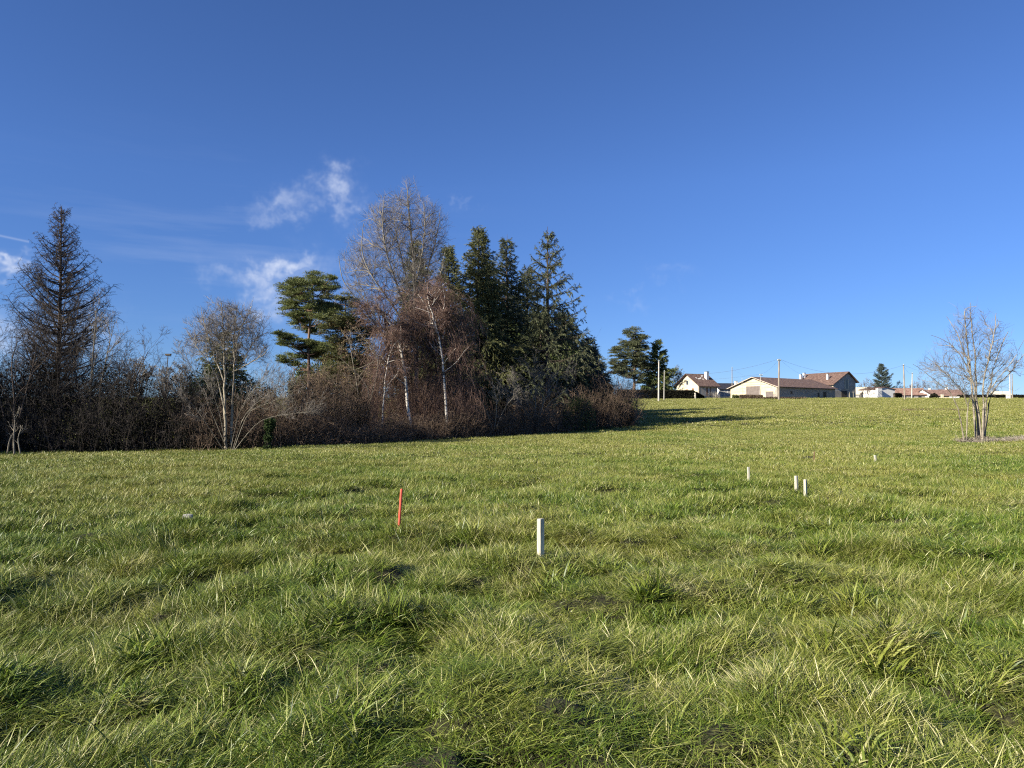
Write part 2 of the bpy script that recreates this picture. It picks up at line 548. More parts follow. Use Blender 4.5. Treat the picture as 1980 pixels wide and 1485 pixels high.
M_['leaf_yellow'] = mat_rnd('leaf_yellow', [(.22, .17, .05), (.36, .28, .09), (.45, .38, .15)], .6, .2)
M_['ivy'] = mat_rnd('ivy_leaf', [(.014, .026, .008), (.03, .05, .014), (.06, .085, .03)], .75, .1, .15)

# ------------------------------------------------------------------ ground sheet
def build_ground():
    r = np.concatenate([[0.12, .3, .6], 1.0 * 1400 ** np.linspace(0, 1, 720)])
    a = np.concatenate([np.linspace(-58, 58, 760), np.linspace(58, 302, 120)[1:-1]]) * math.pi / 180
    nr, na = len(r), len(a)
    RR, AA = np.meshgrid(r, a, indexing='ij')
    X = RR * np.sin(AA); Y = RR * np.cos(AA)
    Z = gz(X, Y)
    V = np.concatenate([np.array([[0, 0, float(gz(np.array(0.), np.array(0.)))]]), np.stack([X, Y, Z], -1).reshape(-1, 3)])
    i = np.arange(nr - 1)[:, None]; j = np.arange(na)[None, :]; j1 = (j + 1) % na
    Fq = np.stack([1 + i * na + j, 1 + (i + 1) * na + j, 1 + (i + 1) * na + j1, 1 + i * na + j1], -1).reshape(-1, 4)[:, ::-1]
    Ft = np.stack([np.zeros(na, int), 1 + np.arange(na), 1 + (np.arange(na) + 1) % na], -1)[:, ::-1]
    mb = MB(); mb.add(V, Fq); mb.add(V[:1], np.zeros((0, 3), int))
    mb.f.append(Ft); mb.m.append(np.zeros(len(Ft), np.int32))
    o = mb.build('ground', M_['soil'], smooth=True)
    tag(o, kind='structure')
    return o


ground = build_ground()

# ------------------------------------------------------------------ grass
def clump(name, n, rad, hl, wd, lean, seed, straw=0.12, segs=4, coll=None, curl=(0.25, 0.9), tuft=False):
    """a patch of blades, leaning mostly towards +x"""
    rng = np.random.default_rng(seed)
    q = np.sqrt(rng.uniform(0, 1, n)) * rad * (0.25 if tuft else 1); th = rng.uniform(0, 2 * math.pi, n)
    P = np.stack([q * np.cos(th), q * np.sin(th), np.full(n, -0.02)], 1)
    L = rng.uniform(hl[0], hl[1], n)
    az = rng.normal(0, 1.35, n) if not tuft else th + rng.normal(0, .5, n)
    ln_ = np.abs(rng.normal(lean, 0.28, n))
    D = np.stack([np.sin(ln_) * np.cos(az), np.sin(ln_) * np.sin(az), np.cos(ln_)], 1)
    cu = rng.uniform(curl[0], curl[1], n)
    hor = np.stack([np.cos(az), np.sin(az), np.zeros(n)], 1)
    pts = np.empty((n, segs + 1, 3)); p = P.copy(); d = D.copy(); pts[:, 0] = p
    for k in range(1, segs + 1):
        p = p + d * (L / segs)[:, None]; pts[:, k] = p
        d = unit(d + (hor * 0.9 + np.array([0, 0, -0.75])) * (cu / segs * 1.6)[:, None] + rng.normal(size=(n, 3)) * .05)
    pts[:, :, 2] = np.maximum(pts[:, :, 2], -0.02 + 0.012 * np.arange(segs + 1)[None, :])
    tw = rng.uniform(0, math.pi, n)
    S = np.stack([np.cos(tw), np.sin(tw), np.zeros(n)], 1)
    W = rng.uniform(wd[0], wd[1], n)
    prof = np.array([0.7, 1.0, 0.85, 0.55, 0.06])[np.linspace(0, 4, segs + 1).round().astype(int)]
    S = S[:, None, :] * (W[:, None] * prof[None, :])[:, :, None]
    V = np.stack([pts - S, pts + S], 2).reshape(-1, 3)
    b = (np.arange(n) * (segs + 1) * 2)[:, None] + (np.arange(segs) * 2)[None, :]
    Fq = np.stack([b, b + 1, b + 3, b + 2], -1).reshape(-1, 4)
    rr = rng.uniform(0, .86, n); s = rng.uniform(0, 1, n) < straw; rr[s] = rng.uniform(.86, 1, s.sum())
    mb = MB(); mb.add(V, Fq, 0, np.repeat(rr, (segs + 1) * 2))
    o = mb.build(name, M_['grass'], smooth=True)
    sc.collection.objects.unlink(o); coll.objects.link(o)
    return o


def scatter(name, coll, P, rot, scl, idx, tilt=None):
    me = bpy.data.meshes.new(name)
    me.vertices.add(len(P)); me.vertices.foreach_set('co', P.astype(np.float32).ravel())
    def att(nm, ty, arr):
        a = me.attributes.new(nm, ty, 'POINT'); a.data.foreach_set('vector' if ty == 'FLOAT_VECTOR' else 'value', arr.ravel())
    att('rot', 'FLOAT_VECTOR', rot.astype(np.float32)); att('scl', 'FLOAT_VECTOR', scl.astype(np.float32)); att('pick', 'INT', idx.astype(np.int32))
    o = bpy.data.objects.new(name, me); sc.collection.objects.link(o)
    g = bpy.data.node_groups.new(name, 'GeometryNodeTree')
    g.interface.new_socket('Geometry', in_out='INPUT', socket_type='NodeSocketGeometry'); g.interface.new_socket('Geometry', in_out='OUTPUT', socket_type='NodeSocketGeometry')
    N, L = g.nodes, g.links
    gi = N.new('NodeGroupInput'); go = N.new('NodeGroupOutput')
    ci = N.new('GeometryNodeCollectionInfo'); ci.inputs[0].default_value = coll; ci.inputs['Separate Children'].default_value = True
    ip = N.new('GeometryNodeInstanceOnPoints'); ip.inputs['Pick Instance'].default_value = True
    def na(nm, ty):
        n = N.new('GeometryNodeInputNamedAttribute'); n.data_type = ty; n.inputs[0].default_value = nm; return n.outputs[0]
    L.new(gi.outputs[0], ip.inputs['Points']); L.new(ci.outputs[0], ip.inputs['Instance'])
    L.new(na('pick', 'INT'), ip.inputs['Instance Index'])
    er = N.new('FunctionNodeEulerToRotation'); L.new(na('rot', 'FLOAT_VECTOR'), er.inputs[0]); L.new(er.outputs[0], ip.inputs['Rotation'])
    L.new(na('scl', 'FLOAT_VECTOR'), ip.inputs['Scale']); L.new(ip.outputs[0], go.inputs[0])
    md = o.modifiers.new('scatter', 'NODES'); md.node_group = g
    return o


def build_grass():
    rng = np.random.default_rng(7)
    coll = bpy.data.collections.new('blade_patches')
    n_near = 0
    # children are picked in name order
    for k in range(6):
        clump('a_patch_%d' % k, 110, .17, (.05, .15), (.0014, .0030), .65, 10 + k, coll=coll, straw=.06)
    for k in range(3):
        clump('b_lodged_%d' % k, 110, .20, (.09, .21), (.0014, .0032), .95, 30 + k, coll=coll, straw=.2, curl=(.1, .5))
    for k in range(3):
        clump('c_broad_%d' % k, 40, .17, (.08, .20), (.0038, .0072), .75, 40 + k, coll=coll, straw=.05, tuft=True, curl=(.3, 1.2))
    for k in range(2):
        clump('d_straw_%d' % k, 60, .18, (.10, .22), (.0015, .003), 1.0, 50 + k, coll=coll, straw=.8, tuft=True)
    for k in range(2):   # small broad leaved weeds
        clump('d_weed_%d' % k, 13, .14, (.05, .11), (.008, .014), .95, 95 + k, coll=coll, straw=.05, tuft=True, curl=(.3, .9))
    for k in range(4):
        clump('e_mid_%d' % k, 190, .38, (.08, .19), (.003, .006), .6, 60 + k, coll=coll, straw=.12, segs=3)
    for k in range(4):
        clump('f_far_%d' % k, 260, .75, (.07, .16), (.005, .009), .6, 70 + k, coll=coll, straw=.16, segs=2)
    for k in range(3):
        clump('g_remote_%d' % k, 420, 1.6, (.08, .16), (.011, .02), .6, 80 + k, coll=coll, straw=.2, segs=2)
    HALF = R(50)

    def ring(r0, r1, dens, blend=0.12, HALF=HALF):
        area = HALF * (r1 * r1 - r0 * r0)
        n = int(area * dens)
        r = np.sqrt(rng.uniform(r0 * r0, r1 * r1, n)) * (1 + rng.normal(0, blend, n) * .5)
        a = rng.uniform(-HALF, HALF, n)
        return r * np.sin(a), r * np.cos(a)

    def field(X, Y):   # combing direction of the lodged grass
        return 0.5 + 5.5 * (fbm(X * .45, Y * .45, 90, 2) - .5) * 1.4 + 1.5 * (vn(X * 1.6, Y * 1.6, 91) - .5)
    Ps, rots, scls, idxs = [], [], [], []

    def put(X, Y, pick, smin, smax, zs=None, sink=0.0, jit=.95):
        n = len(X)
        Z = gz(X, Y) - sink + .012
        e = .12
        sx = (gz(X + e, Y) - gz(X - e, Y)) / (2 * e); sy = (gz(X, Y + e) - gz(X, Y - e)) / (2 * e)
        Ps.append(np.stack([X, Y, Z], 1))
        az = field(X, Y) + rng.normal(0, jit, n)
        # tilt to the slope (approximate, small angles): rotate about x by sy, about y by -sx; yaw is applied inside
        rots.append(np.stack([rng.normal(0, .06, n), rng.normal(0, .06, n), az], 1))
        s = rng.uniform(smin, smax, n)
        hz = s * (1 if zs is None else zs)
        scls.append(np.stack([s, s, hz], 1)); idxs.append(pick)

    def lush(X, Y):
        return .55 * fbm(X * .8 + 31, Y * .95, 44, 2) + .45 * vn(X * 2.6, Y * 2.9, 47)
    # near
    X, Y = ring(.7, 10.5, 100, HALF=R(88))
    h = lush(X, Y)
    keep = rng.uniform(0, 1, len(X)) < np.clip((h - .22) * 3.6, .3, 1)
    X, Y, h = X[keep], Y[keep], h[keep]
    # tussocks: tight mounds of taller grass that throw small shadows to their right
    Xt, Yt = ring(1.5, 15, 3.2, HALF=R(80))
    kp = vn(Xt * .5 + 2, Yt * .5, 77) > .33; Xt, Yt = Xt[kp], Yt[kp]
    nt_ = len(Xt); rt_ = rng.uniform(.10, .24, nt_); ht_ = rng.uniform(.9, 1.75, nt_); kt_ = rng.uniform(0, 1, nt_)
    for q in range(9):
        aa = rng.uniform(0, 2 * math.pi, nt_); dd = rt_ * np.sqrt(rng.uniform(0, 1, nt_))
        pk = np.where(kt_ < .45, rng.integers(0, 6, nt_), np.where(kt_ < .75, 6 + rng.integers(0, 3, nt_), 9 + rng.integers(0, 3, nt_)))
        pk = np.where(kt_ > .95, 12 + rng.integers(0, 2, nt_), pk)
        put(Xt + dd * np.cos(aa), Yt + dd * np.sin(aa), pk, .85, 1.3, ht_ * (1.15 - .8 * (dd / .24) ** 2), jit=.5)
    Xb, Yb_ = ring(.7, 12, 60, HALF=R(88))      # short matted under layer
    put(Xb, Yb_, rng.integers(0, 6, len(Xb)), .9, 1.4, .40, jit=3)
    kind = vn(X * 1.1, Y * 1.1, 66)
    pick = rng.integers(0, 6, len(X))
    u = rng.uniform(0, 1, len(X))
    pick = np.where((kind > .50) & (u < .55), 6 + rng.integers(0, 3, len(X)), pick)
    kb = vn(X * .9 + 8, Y * .9, 67)
    pick = np.where((kb > .55) & (u > .66), 9 + rng.integers(0, 3, len(X)), pick)
    pick = np.where((vn(X * 1.4, Y * 1.4, 68) > .76) & (u < .30), 12 + rng.integers(0, 2, len(X)), pick)
    pick = np.where(rng.uniform(0, 1, len(X)) < .035, 14 + rng.integers(0, 2, len(X)), pick)
    put(X, Y, pick, .7, 1.2, .50 + 2.0 * np.clip(h - .28, 0, .5))
    # middle
    X, Y = ring(9.5, 26, 26, HALF=R(70))
    h = lush(X, Y)
    pick = 16 + rng.integers(0, 4, len(X)); u = rng.uniform(0, 1, len(X)); r = np.hypot(X, Y)
    pick = np.where(u < .35 * np.clip((18 - r) / 8, 0, 1), rng.integers(0, 9, len(X)), pick)
    put(X, Y, pick, .7, 1.15, .6 + 1.0 * np.clip(h - .3, 0, .5) * 1.6, jit=.8)
    # far
    X, Y = ring(24, 62, 5, HALF=R(62))
    h = lush(X, Y)
    put(X, Y, 20 + rng.integers(0, 4, len(X)), .75, 1.15, .55 + 1.0 * np.clip(h - .3, 0, .5) * 1.6, jit=1.2)
    X, Y = ring(58, 215, .9)
    h = lush(X * .4, Y * .4)
    put(X, Y, 24 + rng.integers(0, 3, len(X)), .75, 1.2, .6 + 1.0 * np.clip(h - .3, 0, .5) * 1.6, jit=2)
    P = np.concatenate(Ps)
    o = scatter('grass', coll, P, np.concatenate(rots), np.concatenate(scls), np.concatenate(idxs))
    tag(o, kind='stuff')
    print('grass instances', len(P))


build_grass()
#PART2
# ------------------------------------------------------------------ trees
UP = np.array([0, 0, 1.0])


def conifer(name, px, Y, top, wpx, label, cat='conifer', mat='needle_spruce', bark='bark_dark', seed=1, nwh=30, per=8,
            low=0.08, droop=0.10, upturn=0.35, dens=1.0, prof=0.85, lean=0.0, hang=0.6, hj=.009, side=.22, leanout=0.0, secl=.46, needle=(.12, .26), nw=.016, irr=0.18, sec=16, group='conifers', ssp=28):
    rng = np.random.default_rng(seed)
    base = on_ground(px, Y, .15)
    H = zrow(top, Y) - base[2]
    Rm = wpx * Y / F * 1.28
    per = int(per * 1.45)
    root = empty(name, base, label, cat, group)
    K = 9
    tr = np.zeros((1, K, 3)); tr[0, :, 2] = np.linspace(0, H, K); tr[0, :, 0] = lean * np.linspace(0, 1, K) ** 1.5 + np.cumsum(rng.normal(0, .012, K)) * H * .1
    mb = MB(); tubes(mb, tr, .016 * H + .03, .012, 8); 
    n = nwh * per
    hz = np.repeat(low + (0.985 - low) * (np.arange(nwh) / nwh) ** 0.9, per) + rng.normal(0, hj, n)
    hz = np.clip(hz, low, .985)
    P, _ = sample(tr, np.zeros(n, int), hz)
    az = rng.uniform(0, 2 * math.pi, n)
    L = Rm * (np.clip(1 - hz, 0, 1) ** prof * (1.0 - .25 * np.exp(-((hz - low) / .12) ** 2))) * (1 + rng.normal(0, irr, n)) + .18
    # a few sides carry longer boughs
    L *= 1 + side * np.sin(az * 2 + hz * 17 + seed)
    el0 = -.10 + leanout + .95 * hz ** 2.2
    D = np.stack([np.cos(az) * np.cos(el0), np.sin(az) * np.cos(el0), np.sin(el0)], 1)
    KB = 7
    pts = np.empty((n, KB, 3)); pts[:, 0] = P; d = D.copy(); p = P.copy()
    for k in range(1, KB):
        s = k / (KB - 1)
        d = unit(d + UP * (-droop * (1 - s) * 1.6 + upturn * s * .55) + rng.normal(size=(n, 3)) * .05)
        p = p + d * (L / (KB - 1))[:, None]; pts[:, k] = p
    tubes(mb, pts, .012 + .012 * L, .004, 4)
    mb.build('trunk', M_[bark], root)
    # side branchlets
    cnt = np.maximum((sec * np.clip(L / max(Rm, .1), .15, 1)).astype(int), 3)
    idx = np.repeat(np.arange(n), cnt); m = len(idx)
    tt = rng.uniform(.12, 1.0, m)
    P2, T2 = sample(pts, idx, tt)
    side = unit(np.cross(T2, UP)) * np.where(rng.uniform(size=m) < .5, 1, -1)[:, None]
    D2 = unit(T2 * .75 + side * rng.uniform(.3, 1.1, m)[:, None] - UP * rng.uniform(0, hang, m)[:, None])
    L2 = np.clip(L[idx] * secl * (1.2 - tt) + .18, .18, 1.5) * rng.uniform(.7, 1.3, m)
    q = grow(P2, D2, L2, 4, rng, .08, -.10 * hang)
    cb = MB()
    tubes(cb, q, .008, .003, 3, 1)
    # needles along branchlets and boughs
    k = int(ssp * dens)
    id3 = np.repeat(np.arange(m), np.maximum((k * L2 / .5).astype(int), 2)); m3 = len(id3)
    P3, T3 = sample(q, id3, rng.uniform(0, 1, m3))
    D3 = unit(T3 * .8 + rdir(rng, m3) * .55 - UP * .25 * hang)
    tris(cb, P3, D3, rng.uniform(needle[0], needle[1], m3), nw * rng.uniform(.7, 1.5, m3), rng, 0)
    idb = np.repeat(np.arange(n), np.maximum((L * 44 * dens).astype(int), 10)); mbn = len(idb)
    P4, T4 = sample(pts, idb, rng.uniform(.15, 1, mbn))
    D4 = unit(T4 * .7 + rdir(rng, mbn) * .7 - UP * .15)
    tris(cb, P4, D4, rng.uniform(needle[0], needle[1], mbn), nw * rng.uniform(.7, 1.5, mbn), rng, 0)
    cb.build('crown', [M_[mat], M_['bark_dark']], root)
    return root


def larch(name, px, Y, top, wpx, label, seed=3, group='conifers'):
    rng = np.random.default_rng(seed)
    base = on_ground(px, Y, .15); H = zrow(top, Y) - base[2]; Rm = wpx * Y / F
    root = empty(name, base, label, 'larch', group)
    K = 12
    tr = np.zeros((1, K, 3)); h = np.linspace(0, 1, K); tr[0, :, 2] = h * H
    tr[0, :, 0] = .25 * np.sin(h * 2.2) + .1 * h; tr[0, :, 1] = .1 * np.sin(h * 5)
    mb = MB(); tubes(mb, tr, .17, .02, 8)
    n = 230
    hz = np.clip(.14 + .84 * (np.arange(n) / n) ** .95 + rng.normal(0, .008, n), .1, .985)
    P, _ = sample(tr, np.zeros(n, int), hz)
    az = rng.uniform(0, 2 * math.pi, n)
    L = Rm * 1.68 * np.clip((1 - hz) ** .75, .12, .80) * rng.uniform(.62, 1.18, n)
    el0 = np.radians(rng.uniform(-14, 10, n)) + .25 * hz
    D = np.stack([np.cos(az) * np.cos(el0), np.sin(az) * np.cos(el0), np.sin(el0)], 1)
    KB = 9; pts = np.empty((n, KB, 3)); pts[:, 0] = P; d = D.copy(); p = P.copy()
    for k in range(1, KB):
        d = unit(d + UP * .135 + rng.normal(size=(n, 3)) * .05)
        p = p + d * (L / (KB - 1))[:, None]; pts[:, k] = p
    tubes(mb, pts, .014 + .012 * L, .006, 4)
    mb.build('trunk', M_['bark_dark'], root)
    cb = MB()
    P2, D2, L2, r2, i2, t2 = spawn(pts, np.full(n, .02), np.maximum((L * 11).astype(int), 6), rng, (.08, 1), (35, 80), (.15, .38))
    L2 = np.clip(L2, .25, 1.0)
    D2 = unit(D2 - UP * .25)
    q = grow(P2, D2, L2, 5, rng, .14, -.06)
    tubes(cb, q, .008, .0035, 3)
    P3, D3, L3, r3, _, _ = spawn(q, np.full(len(q), .006), 5, rng, (.1, 1), (30, 75), (.25, .6))
    q3 = grow(P3, unit(D3 - UP * .15), np.clip(L3, .08, .4), 3, rng, .2, -.1)
    tubes(cb, q3, .0048, .0025, 3)
    # short spurs
    ids = np.repeat(np.arange(len(q)), 7); Ps, Ts = sample(q, ids, rng.uniform(0, 1, len(ids)))
    tris(cb, Ps, rdir(rng, len(ids)), rng.uniform(.02, .055, len(ids)), .010, rng, 0)
    cb.build('crown', [M_['twig_dark']], root)
    return root


def bare_tree(name, stems, label, cat='bare tree', levels=((7, .55, (25, 50)), (7, .5, (25, 55)), (7, .5, (25, 60)), (5, .5, (25, 65))), seed=5, trop=.05,
              bark='bark_grey', twig='twig_grey', wob=.10, rtwig=.006, first_t=(.3, 1), spread=1.0, flecks=0, fleckmat=None, droop_last=0.0, group='bare trees', minr=.004, Y0=None, shrink=1.0, ksides=6, taper=.45, lift=0.0):
    """stems: list of (list of (px,row,Y) points, radius). levels: (children, length ratio, angle)"""
    rng = np.random.default_rng(seed)
    S = []
    for pts, r in stems:
        A = np.array([at(*p) for p in pts])
        zb = A[0, 2]; A[:, 2] = zb + (A[:, 2] - zb) * shrink
        # resample smoothly
        t = np.linspace(0, 1, len(A)); tt = np.linspace(0, 1, 12)
        B = np.stack([np.interp(tt, t, A[:, k]) for k in range(3)], 1)
        for _ in range(2):
            B[1:-1] = (B[:-2] + 2 * B[1:-1] + B[2:]) / 4
        S.append((B, r))
    b0 = S[0][0][0].copy()
    b0[2] = float(gz(np.array(b0[0]), np.array(b0[1]))) - .1
    root = empty(name, b0, label, cat, group)
    P = np.stack([s[0] for s in S]) - b0; rad = np.array([s[1] for s in S])
    mb = MB(); tubes(mb, P, rad, rad * .22, 8)
    cb = MB()
    cur, cr = P, rad
    last = None
    for li, (nk, lr, ang) in enumerate(levels):
        t = first_t if li == 0 else (.18, 1)
        Pn, Dn, Ln, rn, ix, tt = spawn(cur, cr, nk, rng, t, ang, (lr * .65, lr * 1.25), rr=.55, tipr=.22, taper=taper)
        rn = np.maximum(rn, minr)
        final = li == len(levels) - 1
        Dn = unit(Dn * np.array([spread, spread, 1]) + UP * lift)
        q = grow(Pn, Dn, Ln, 7 if li == 0 else (6 if li == 1 else 4), rng, wob * (1 + .12 * li), trop if not final else trop - droop_last)
        if li == 0:
            tubes(mb, q, rn, np.maximum(rn * .3, rtwig * .8), ksides)
        else:
            tubes(cb, q, np.maximum(rn, rtwig * .9), rtwig * .6, 4 if li == 1 and rn.max() > .03 else 3, 0)
        cur, cr = q, rn; last = q
    if flecks:
        n = flecks; ids = rng.integers(0, len(last), n)
        Pf, Tf = sample(last, ids, rng.uniform(0, 1, n))
        tris(cb, Pf, rdir(rng, n), rng.uniform(.04, .09, n), .022, rng, 1)
    mb.build('trunk', M_[bark], root, smooth=True)
    cb.build('crown', [M_[twig]] + ([M_[fleckmat]] if fleckmat else []), root)
    return root


def crown_tree(name, stems, ell, label, cat='bare tree', seed=5, n=(60, 500, 3600), bark='bark_grey', twig='twig_grey', rt=(.022, .010, .0055), tw=3, twl=(.18, .5), rtw=.0042, group='bare trees', depth=.9, bias=1.0, minz=.0, up=.25):
    """leafless tree whose branches reach evenly spread points of a crown made of ellipses (px, row, rx, ry)"""
    rng = np.random.default_rng(seed)
    S = []
    for pts, r in stems:
        A = np.array([at(*p) for p in pts]); t = np.linspace(0, 1, len(A)); tt = np.linspace(0, 1, 16)
        B = np.stack([np.interp(tt, t, A[:, k]) for k in range(3)], 1)
        for _ in range(3):
            B[1:-1] = (B[:-2] + 2 * B[1:-1] + B[2:]) / 4
        B[2:-1] += rng.normal(0, .018, B[2:-1].shape)
        S.append((B, r))
    b0 = S[0][0][0].copy(); b0[2] = float(gz(np.array(b0[0]), np.array(b0[1]))) - .1
    Yc = b0[1]
    root = empty(name, b0, label, cat, group)
    P = np.stack([s_[0] for s_ in S]) - b0; rad = np.array([s_[1] for s_ in S])
    mb = MB(); tubes(mb, P, rad, rad * .22, 8)
    cb = MB()
    area = np.array([e[2] * e[3] for e in ell], float); area /= area.sum()
    def targets(m, shell):
        k = rng.choice(len(ell), m, p=area)
        E_ = np.array(ell, float)[k]
        u = rdir(rng, m)
        lump = .74 + .62 * vn(u[:, 0] * 2.1 + k * 3.7 + seed, u[:, 2] * 2.1 + u[:, 1] * 1.7, seed)
        u = u * (rng.uniform(0, 1, m) ** shell * lump)[:, None]
        px = E_[:, 0] + u[:, 0] * E_[:, 2]; row = E_[:, 1] - u[:, 2] * E_[:, 3]
        Y = Yc + u[:, 1] * E_[:, 2] * Yc / F * depth
        X = (px - 990) * Y / F * 1.0; Z = EYE + (800 - row) * Y / F
        return np.stack([X, Y, Z], 1) - b0
    nodes, tang, nr = [], [], []
    def addn(pts, r0, r1, skip=0.25):
        K = pts.shape[1]; T = np.gradient(pts, axis=1); T = unit(T); k0 = int(K * skip)
        nodes.append(pts[:, k0:].reshape(-1, 3)); tang.append(T[:, k0:].reshape(-1, 3))
        w = np.linspace(0, 1, K)[None, k0:]; nr.append((np.asarray(r0)[:, None] * (1 - w) + np.asarray(r1)[:, None] * w).ravel())
    addn(P, rad, rad * .22, .22)
    for lv, m in enumerate(n):
        T_ = targets(m, .5 if lv < 2 else .42)
        Nd = np.concatenate(nodes); Tg = np.concatenate(tang); Rr = np.concatenate(nr)
        best = np.empty(m, int)
        for a in range(0, m, 400):
            D = T_[a:a + 400, None, :] - Nd[None]
            L = np.linalg.norm(D, axis=2) + 1e-6
            c = (D * Tg[None]).sum(2) / L
            cost = L * (1.0 + bias * 1.6 - bias * 1.6 * c) + up * np.maximum(-D[:, :, 2], 0) * 3 + (L < .12) * 5
            best[a:a + 400] = cost.argmin(1)
        Q = Nd[best]; tq = Tg[best]; L = np.linalg.norm(T_ - Q, axis=1)
        keep = L < (6, 3.0, 1.6)[lv] if lv < 3 else L < 1
        Q, tq, L, Tt, rq = Q[keep], tq[keep], L[keep], T_[keep], Rr[best][keep]
        C1 = Q + unit(tq + UP * .25) * (L * .45)[:, None]
        K = (9, 7, 5)[min(lv, 2)]; t = np.linspace(0, 1, K)[None, :, None]
        C2 = Tt - UP * (L * .12)[:, None]
        pts = (1 - t) ** 3 * Q[:, None] + 3 * (1 - t) ** 2 * t * C1[:, None] + 3 * (1 - t) * t * t * C2[:, None] + t ** 3 * Tt[:, None]
        pts[:, 1:-1] += rng.normal(0, 1, pts[:, 1:-1].shape) * (L * .012)[:, None, None]
        r0 = np.minimum(np.maximum(rq * .6, rt[min(lv, 2)]), rt[min(lv, 2)] * 1.6); r1 = r0 * .45
        tubes(mb if lv == 0 else cb, pts, r0, r1, 5 if lv == 0 else 3)
        addn(pts, r0, r1, .15)
        last, lr = pts, r0
    Pn, Dn, Ln, rn, ix, tt = spawn(last, lr, tw, rng, (.15, 1), (15, 45), (1, 1), absL=1.0)
    Ln = rng.uniform(twl[0], twl[1], len(Pn))
    q = grow(Pn, unit(Dn + UP * .3), Ln, 4, rng, .08, .05)
    tubes(cb, q, rtw, rtw * .5, 3)
    mb.build('trunk', M_[bark], root, smooth=True)
    cb.build('crown', [M_[twig]], root)
    return root


def pine(name, px, Y, top, label, lobes, mat='needle_pine', seed=1, trunk=None, clump=260, group='conifers', needle=(.10, .20), r0=.17, cat='pine', nwid=.013, per=52, grow_=1.0):
    """lobes: (px,row,radius px, flatness, depth offset m) foliage pads on limbs"""
    rng = np.random.default_rng(seed)
    tp = trunk or [(px, 860), (px, top + 15)]
    A = np.array([at(p[0], p[1], Y) for p in tp])
    base = on_ground(tp[0][0], Y, .15); A[0] = base
    t = np.linspace(0, 1, len(A)); tt = np.linspace(0, 1, 14)
    B = np.stack([np.interp(tt, t, A[:, k]) for k in range(3)], 1)
    root = empty(name, base, label, cat, group)
    B = B - base
    mb = MB(); tubes(mb, B[None], r0, r0 * .25, 8)
    cb = MB()
    more = []
    for (lx, ly, lr, fl, dy) in lobes:
        for _ in range(3):
            a = rng.uniform(0, 2 * math.pi); more.append((lx + math.cos(a) * lr * .95, ly + math.sin(a) * lr * .5 - 2, lr * rng.uniform(.35, .6), fl, dy + rng.normal(0, .5)))
    for (lx, ly, lr, fl, dy) in list(lobes) + more:
        lr = lr * grow_; fl = fl * rng.uniform(1.0, 1.35); C = at(lx + rng.normal(0, 3), ly + rng.normal(0, 3), Y) + np.array([0, dy, 0]) - base; Rr = lr * Y / F
        # limb from the trunk, starting a little lower
        zz = max(min(C[2] - .5 * Rr - .25 * abs(C[0]), B[-1, 2]), .5)
        k = int(np.argmin(np.abs(B[:, 2] - zz))); S = B[k]
        mid = (S + C) / 2 + np.array([0, 0, -.12 * np.linalg.norm(C - S)])
        limb = np.array([S, S * .55 + mid * .45, mid, mid * .4 + C * .6, C])[None]
        tubes(mb, limb, .03 + .02 * Rr, .015, 5)
        nb = int(10 + clump * .055 * Rr ** 1.3)
        # puffs inside a flattened lobe
        u = rdir(rng, nb) * (rng.uniform(.1, 1.15, nb) ** .42)[:, None] * Rr * np.array([1, 1, fl])
        u[:, 2] += .12 * Rr - .25 * fl * (u[:, 0] ** 2 + u[:, 1] ** 2) / max(Rr, .1)
        Pc = C + u
        br = np.stack([np.broadcast_to(C - np.array([0, 0, .3 * Rr * fl]), Pc.shape), (Pc + C) / 2 - np.array([0, 0, .1 * Rr]), Pc], 1)
        tubes(mb, br, .014, .006, 3)
        ids = np.repeat(np.arange(nb), per); n = len(ids)
        off = rdir(rng, n)
        off[:, 2] = np.abs(off[:, 2]) * .6 - .12
        pr = (.16 + .16 * rng.uniform(0, 1, nb))[ids][:, None] * rng.uniform(.1, 1, n)[:, None] * (1 if nwid < .04 else 2.2)
        Pn = Pc[ids] + off * pr * np.array([1.25, 1.25, .65])
        tris(cb, Pn, unit(off * .8 + UP * .35 + rdir(rng, n) * .4), rng.uniform(needle[0], needle[1], n), nwid * rng.uniform(.7, 1.4, n), rng, 0)
    mb.build('trunk', M_['bark_pine'], root, smooth=True)
    cb.build('crown', [M_[mat]], root)
    return root


